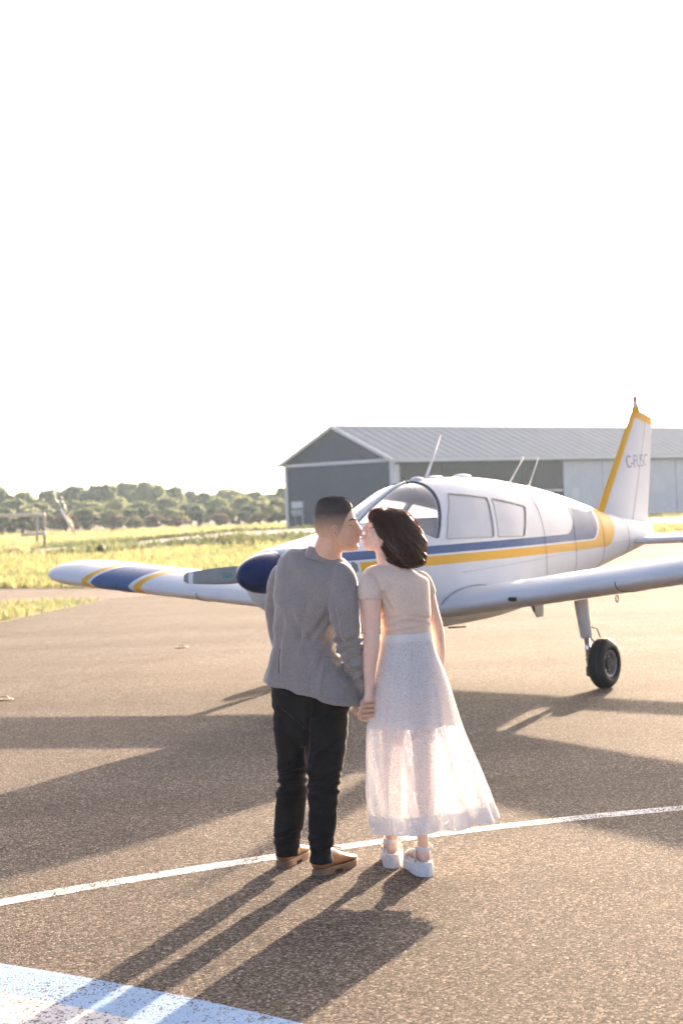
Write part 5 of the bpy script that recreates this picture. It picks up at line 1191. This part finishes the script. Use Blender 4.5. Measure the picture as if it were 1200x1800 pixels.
def plant(name, u, v, D, wpx, kind, bush):
    t = at(u, v, D); r = wpx*D/F/2; o = empty(name, (t[0], D, 0), (0, 0, rnd.uniform(0, 6.28)))
    cr = link('foliage' if bush else 'crown', with_mat(rnd.choice(CB if bush else CR), (LB if bush else LM)[kind]), None, o, False); cr.scale = (r*1.32, r*1.32, t[2]/1.9)
    tk = link('stem' if bush else 'trunk', with_mat(rnd.choice(TB if bush else TK), M_bark), None, o); tk.scale = (r, r, t[2]/2)
    pl_ = 'behind the rail fence' if u < 85 else 'behind the guy wire markers' if u < 150 else 'beyond the lone meadow bush' if u < 215 else 'beyond the blue banded wing' if u < 300 else 'beyond the gravel path bush' if u < 385 else 'beyond the ditch weeds' if u < 450 else 'beside the hangar corner'
    sz = 'low' if bush else 'tall back row' if D > 220 else 'middle row' if D > 190 else 'short front row'; kd = (('russet brown', 'dark green', 'yellow green') if bush else ('olive green', 'deep green', 'pale green'))[kind]
    tag(o, f"{sz} {kd} {'hedge shrub' if bush else 'tree'} {pl_}", 'shrub' if bush else 'tree', 'shrubs in the meadow hedge' if bush else 'trees of the far tree line'); return o
BACK = [(-45, 855, 240, 75), (0, 852, 235, 74), (40, 862, 240, 64), (85, 861, 240, 66), (128, 855, 230, 66), (172, 849, 225, 74), (218, 849, 240, 74), (262, 847, 235, 74), (300, 858, 245, 60), (333, 860, 260, 46), (366, 863, 230, 56), (403, 859, 240, 72), (440, 864, 235, 60), (472, 866, 250, 56), (499, 857, 225, 50), (540, 862, 240, 60)]
MID = [(-30, 880, 205, 66), (20, 878, 205, 66), (68, 884, 200, 64), (112, 879, 205, 68), (158, 881, 200, 64), (204, 876, 205, 64), (248, 883, 200, 60), (290, 875, 205, 56), (335, 886, 205, 54), (380, 877, 210, 60), (420, 874, 205, 60), (455, 880, 200, 54), (488, 877, 195, 46)]
FRONT = [(5, 894, 186, 50), (60, 893, 185, 52), (108, 896, 182, 46), (150, 893, 185, 54), (196, 897, 181, 46), (232, 893, 184, 46), (256, 889, 180, 30), (305, 892, 184, 46), (345, 888, 183, 30), (395, 890, 186, 44), (436, 889, 184, 44), (472, 891, 182, 40)]
HEDGE = [(-30, 905, 165, 60), (0, 903, 166, 56), (38, 907, 163, 50), (76, 905, 166, 50), (116, 904, 168, 46), (158, 906, 165, 44), (200, 904, 168, 42), (238, 907, 166, 42), (274, 904, 170, 46), (312, 907, 170, 42), (350, 899, 170, 30), (384, 903, 172, 46), (420, 901, 175, 46), (455, 903, 172, 42), (490, 901, 170, 42)]
kb = [0, 2, 1, 2, 0, 1, 0, 2, 0, 0, 1, 0, 1, 0, 1]
for i, q in enumerate(BACK): plant('tree', *q, (0, 1, 0, 2)[i % 4], False)
for i, q in enumerate(MID): plant('tree', *q, (2, 0, 2, 1, 0)[i % 5], False)
for i, q in enumerate(FRONT): plant('tree', *q, (0, 2, 1, 2)[i % 4] if q[3] > 35 else 1, False)
for i, q in enumerate(HEDGE): plant('shrub', *q, kb[i], True)
# meadow grass: blades thinning with distance, one mass
def inpoly(x, y, P):
    c = np.zeros(len(x), bool); n = len(P)
    for i in range(n):
        (x1, y1), (x2, y2) = P[i], P[(i+1) % n]; t = ((y1 > y) != (y2 > y)); c ^= t & (x < (x2-x1)*(y-y1)/(y2-y1+1e-12)+x1)
    return c
def poly_of(nm): o = bpy.data.objects[nm]; return [(v.co.x, v.co.y) for v in o.data.vertices]
HB = [tuple((hr.matrix_basis @ Vector(p))[:2]) for p in ((-.6, -.8, 0), (LN+.6, -.8, 0), (LN+.6, W+.6, 0), (-.6, W+.6, 0))]
def grass(name, n, y0, y1, hh, wd, seed, cols, tr=.5, sel=None, spread=.23):
    g = np.random.default_rng(seed); y = y0+(y1-y0)*g.random(n)**1.0; x = (g.random(n)*2-1)*(spread*y+2.5)
    keep = ~(inpoly(x, y, poly_of('apron')) | inpoly(x, y, poly_of('taxiway_road')) | ((bank_z(x, y) > .001) if sel is None else np.zeros(len(x), bool)) | inpoly(x, y, HB))
    if sel is not None: keep &= sel(x, y)
    x, y = x[keep], y[keep]; n = len(x); h = hh*(.45+.9*g.random(n)); cl = np.array([mnoise.noise(Vector((a*.35, b*.2, seed))) for a, b in zip(x, y)]); h *= 1+.7*cl
    a = g.random(n)*PI; w_ = wd*(.6+.8*g.random(n)); lean = g.normal(0, .35, (n, 2))*h[:, None]
    B_ = np.stack([x, y, bank_z(x, y)-.01], 1); dx = np.stack([np.cos(a)*w_, np.sin(a)*w_, 0*a], 1); Tp = B_+np.stack([lean[:, 0], lean[:, 1], h], 1); Md = B_*.45+Tp*.55+np.stack([0*a, 0*a, h*.08], 1)
    V = np.stack([B_-dx, B_+dx, Md+dx*.7, Tp, Md-dx*.7], 1).reshape(-1, 3); me = bpy.data.meshes.new(name); me.vertices.add(n*5); me.vertices.foreach_set('co', V.ravel()); me.loops.add(n*5); me.loops.foreach_set('vertex_index', np.arange(n*5, dtype=np.int32)); me.polygons.add(n); me.polygons.foreach_set('loop_start', np.arange(0, n*5, 5, dtype=np.int32))
    me.update(calc_edges=True); at_ = me.attributes.new('tone', 'FLOAT', 'FACE'); at_.data.foreach_set('value', np.clip(.5+.8*cl+g.normal(0, .22, n), 0, 1).astype(np.float32))
    return me
GC = [(.08, .125, .04), (.17, .19, .06), (.28, .245, .09), (.38, .31, .15)]
M_grass = leaf_mat('sunlit_meadow_grass', GC, .5)
parts = [grass('g', 60000, 26, 45, .13, .010, 1, GC, spread=.28), grass('g', 52000, 38, 80, .20, .022, 2, GC), grass('g', 52000, 75, 175, .20, .05, 3, GC)]
bm = bmesh.new()
for p in parts: bm.from_mesh(p)
gm = bpy.data.meshes.new('meadow_grass'); bm.to_mesh(gm); bm.free(); gm.attributes.active = None
go = link('meadow_grass', gm, M_grass, None, False); go['kind'] = 'stuff'; go['label'] = 'golden green meadow grass beyond the apron'
# ditch weeds along the gravel path
def ditch(x, y): d = y-np.interp(x, [p[0] for p in EB], [p[1] for p in EB]); return (x > -16) & (x < 14) & (((d > -1.2) & (d < 3.6)) | ((d > 19) & (d < 28)))
wm = grass('w', 60000, 66, 118, .26, .045, 5, GC, sel=ditch); wo = link('ditch_weeds', wm, leaf_mat('ditch_weed_green', [(.05, .075, .022), (.09, .12, .035), (.16, .17, .05)], .4), None, False); wo['kind'] = 'stuff'; wo['label'] = 'tall dark green weeds in the ditch below the gravel path'
def small_shrub(u, vb, hpx, wpx, label):
    b = gr(u, vb); o = empty('shrub', b); D = b[1]; cr = link('foliage', with_mat(CB[1], LB[2]), None, o, False); r = wpx*D/F/2; cr.scale = (r, r, hpx*D/F/1.93); tk = link('stem', with_mat(TB[0], M_bark), None, o); tk.scale = (r, r, hpx*D/F/2); tag(o, label, 'shrub')
small_shrub(354, 957, 17, 26, 'small yellow green bush standing alone at the edge of the gravel path')
small_shrub(176, 976, 20, 18, 'low green bush alone in the open meadow in front of the hedge')

# tie-down anchors set in the apron
M_tie = simple('worn_yellow_paint', (.42, .27, .10), .8, var=.3, nscale=30)
for u, v in ((8, 1230), (320, 1138)):
    b = gr(u, v, .004); o = empty('tie_down_anchor', b); tag(o, 'small yellow tie-down anchor plate set in the apron asphalt', 'anchor', 'tie-down anchors in the apron')
    obj('plate', lathe([(0, .085), (.006, .08), (.008, .055), (.003, .045)], 20, 'Z'), M_tie, o, sharp=30); obj('ring', tube([(.035*math.cos(t), 0, .012+.018*math.sin(t)) for t in np.linspace(0, 2*PI, 18)], .007, 6), M_galv, o)
# a bird in the white sky
bp = at(34, 677, 75); bo = empty('bird', bp, (0, rad(60), rad(8))); tag(bo, 'small dark bird flying high in the white sky', 'bird')
M_bird = simple('dark_feathers', (.05, .045, .04), .8)
bbody = fuse(cat(ell((0, 0, 0), (.034, .10, .032), 14, 10), ell((0, .10, .012), (.020, .026, .02), 12, 8), tube([(0, .12, .012), (0, .145, .008)], [.007, .002], 6), loft([[(-.018, -.08, 0), (.018, -.08, 0), (.018, -.08, .01), (-.018, -.08, .01)], [(-.035, -.17, 0), (.035, -.17, 0), (.035, -.17, .005), (-.035, -.17, .005)]])), .006, 2); bodyo = link('body', bbody, M_bird, bo)
bo.scale = (2.0, 1.3, 1.6)
for s in (1, -1): obj('wing', loft([[(s*x, c+w_*math.cos(t), z+.006*math.sin(t)) for t in np.linspace(0, 2*PI, 12, endpoint=False)] for x, c, w_, z in ((.02, .02, .05, .01), (.06, .03, .055, .07), (.09, .01, .045, .13), (.10, -.03, .02, .18))]), M_bird, bo)
# evening haze
hz = obj('haze', box(-720, 720, -720, 720, -1.2, 12.5), None, None, False); hz['kind'] = 'stuff'; hz['label'] = 'thin bright evening haze over the airfield'
m = bpy.data.materials.new('evening_haze'); m.use_nodes = True; nt = m.node_tree; nt.nodes.remove(nt.nodes['Principled BSDF']); pv = nt.nodes.new('ShaderNodeVolumePrincipled'); nt.links.new(pv.outputs[0], nt.nodes['Material Output'].inputs['Volume'])
pv.inputs['Color'].default_value = (.66, .83, 1.0, 1); pv.inputs['Density'].default_value = .00024; pv.inputs['Anisotropy'].default_value = .35; hz.data.materials.append(m)
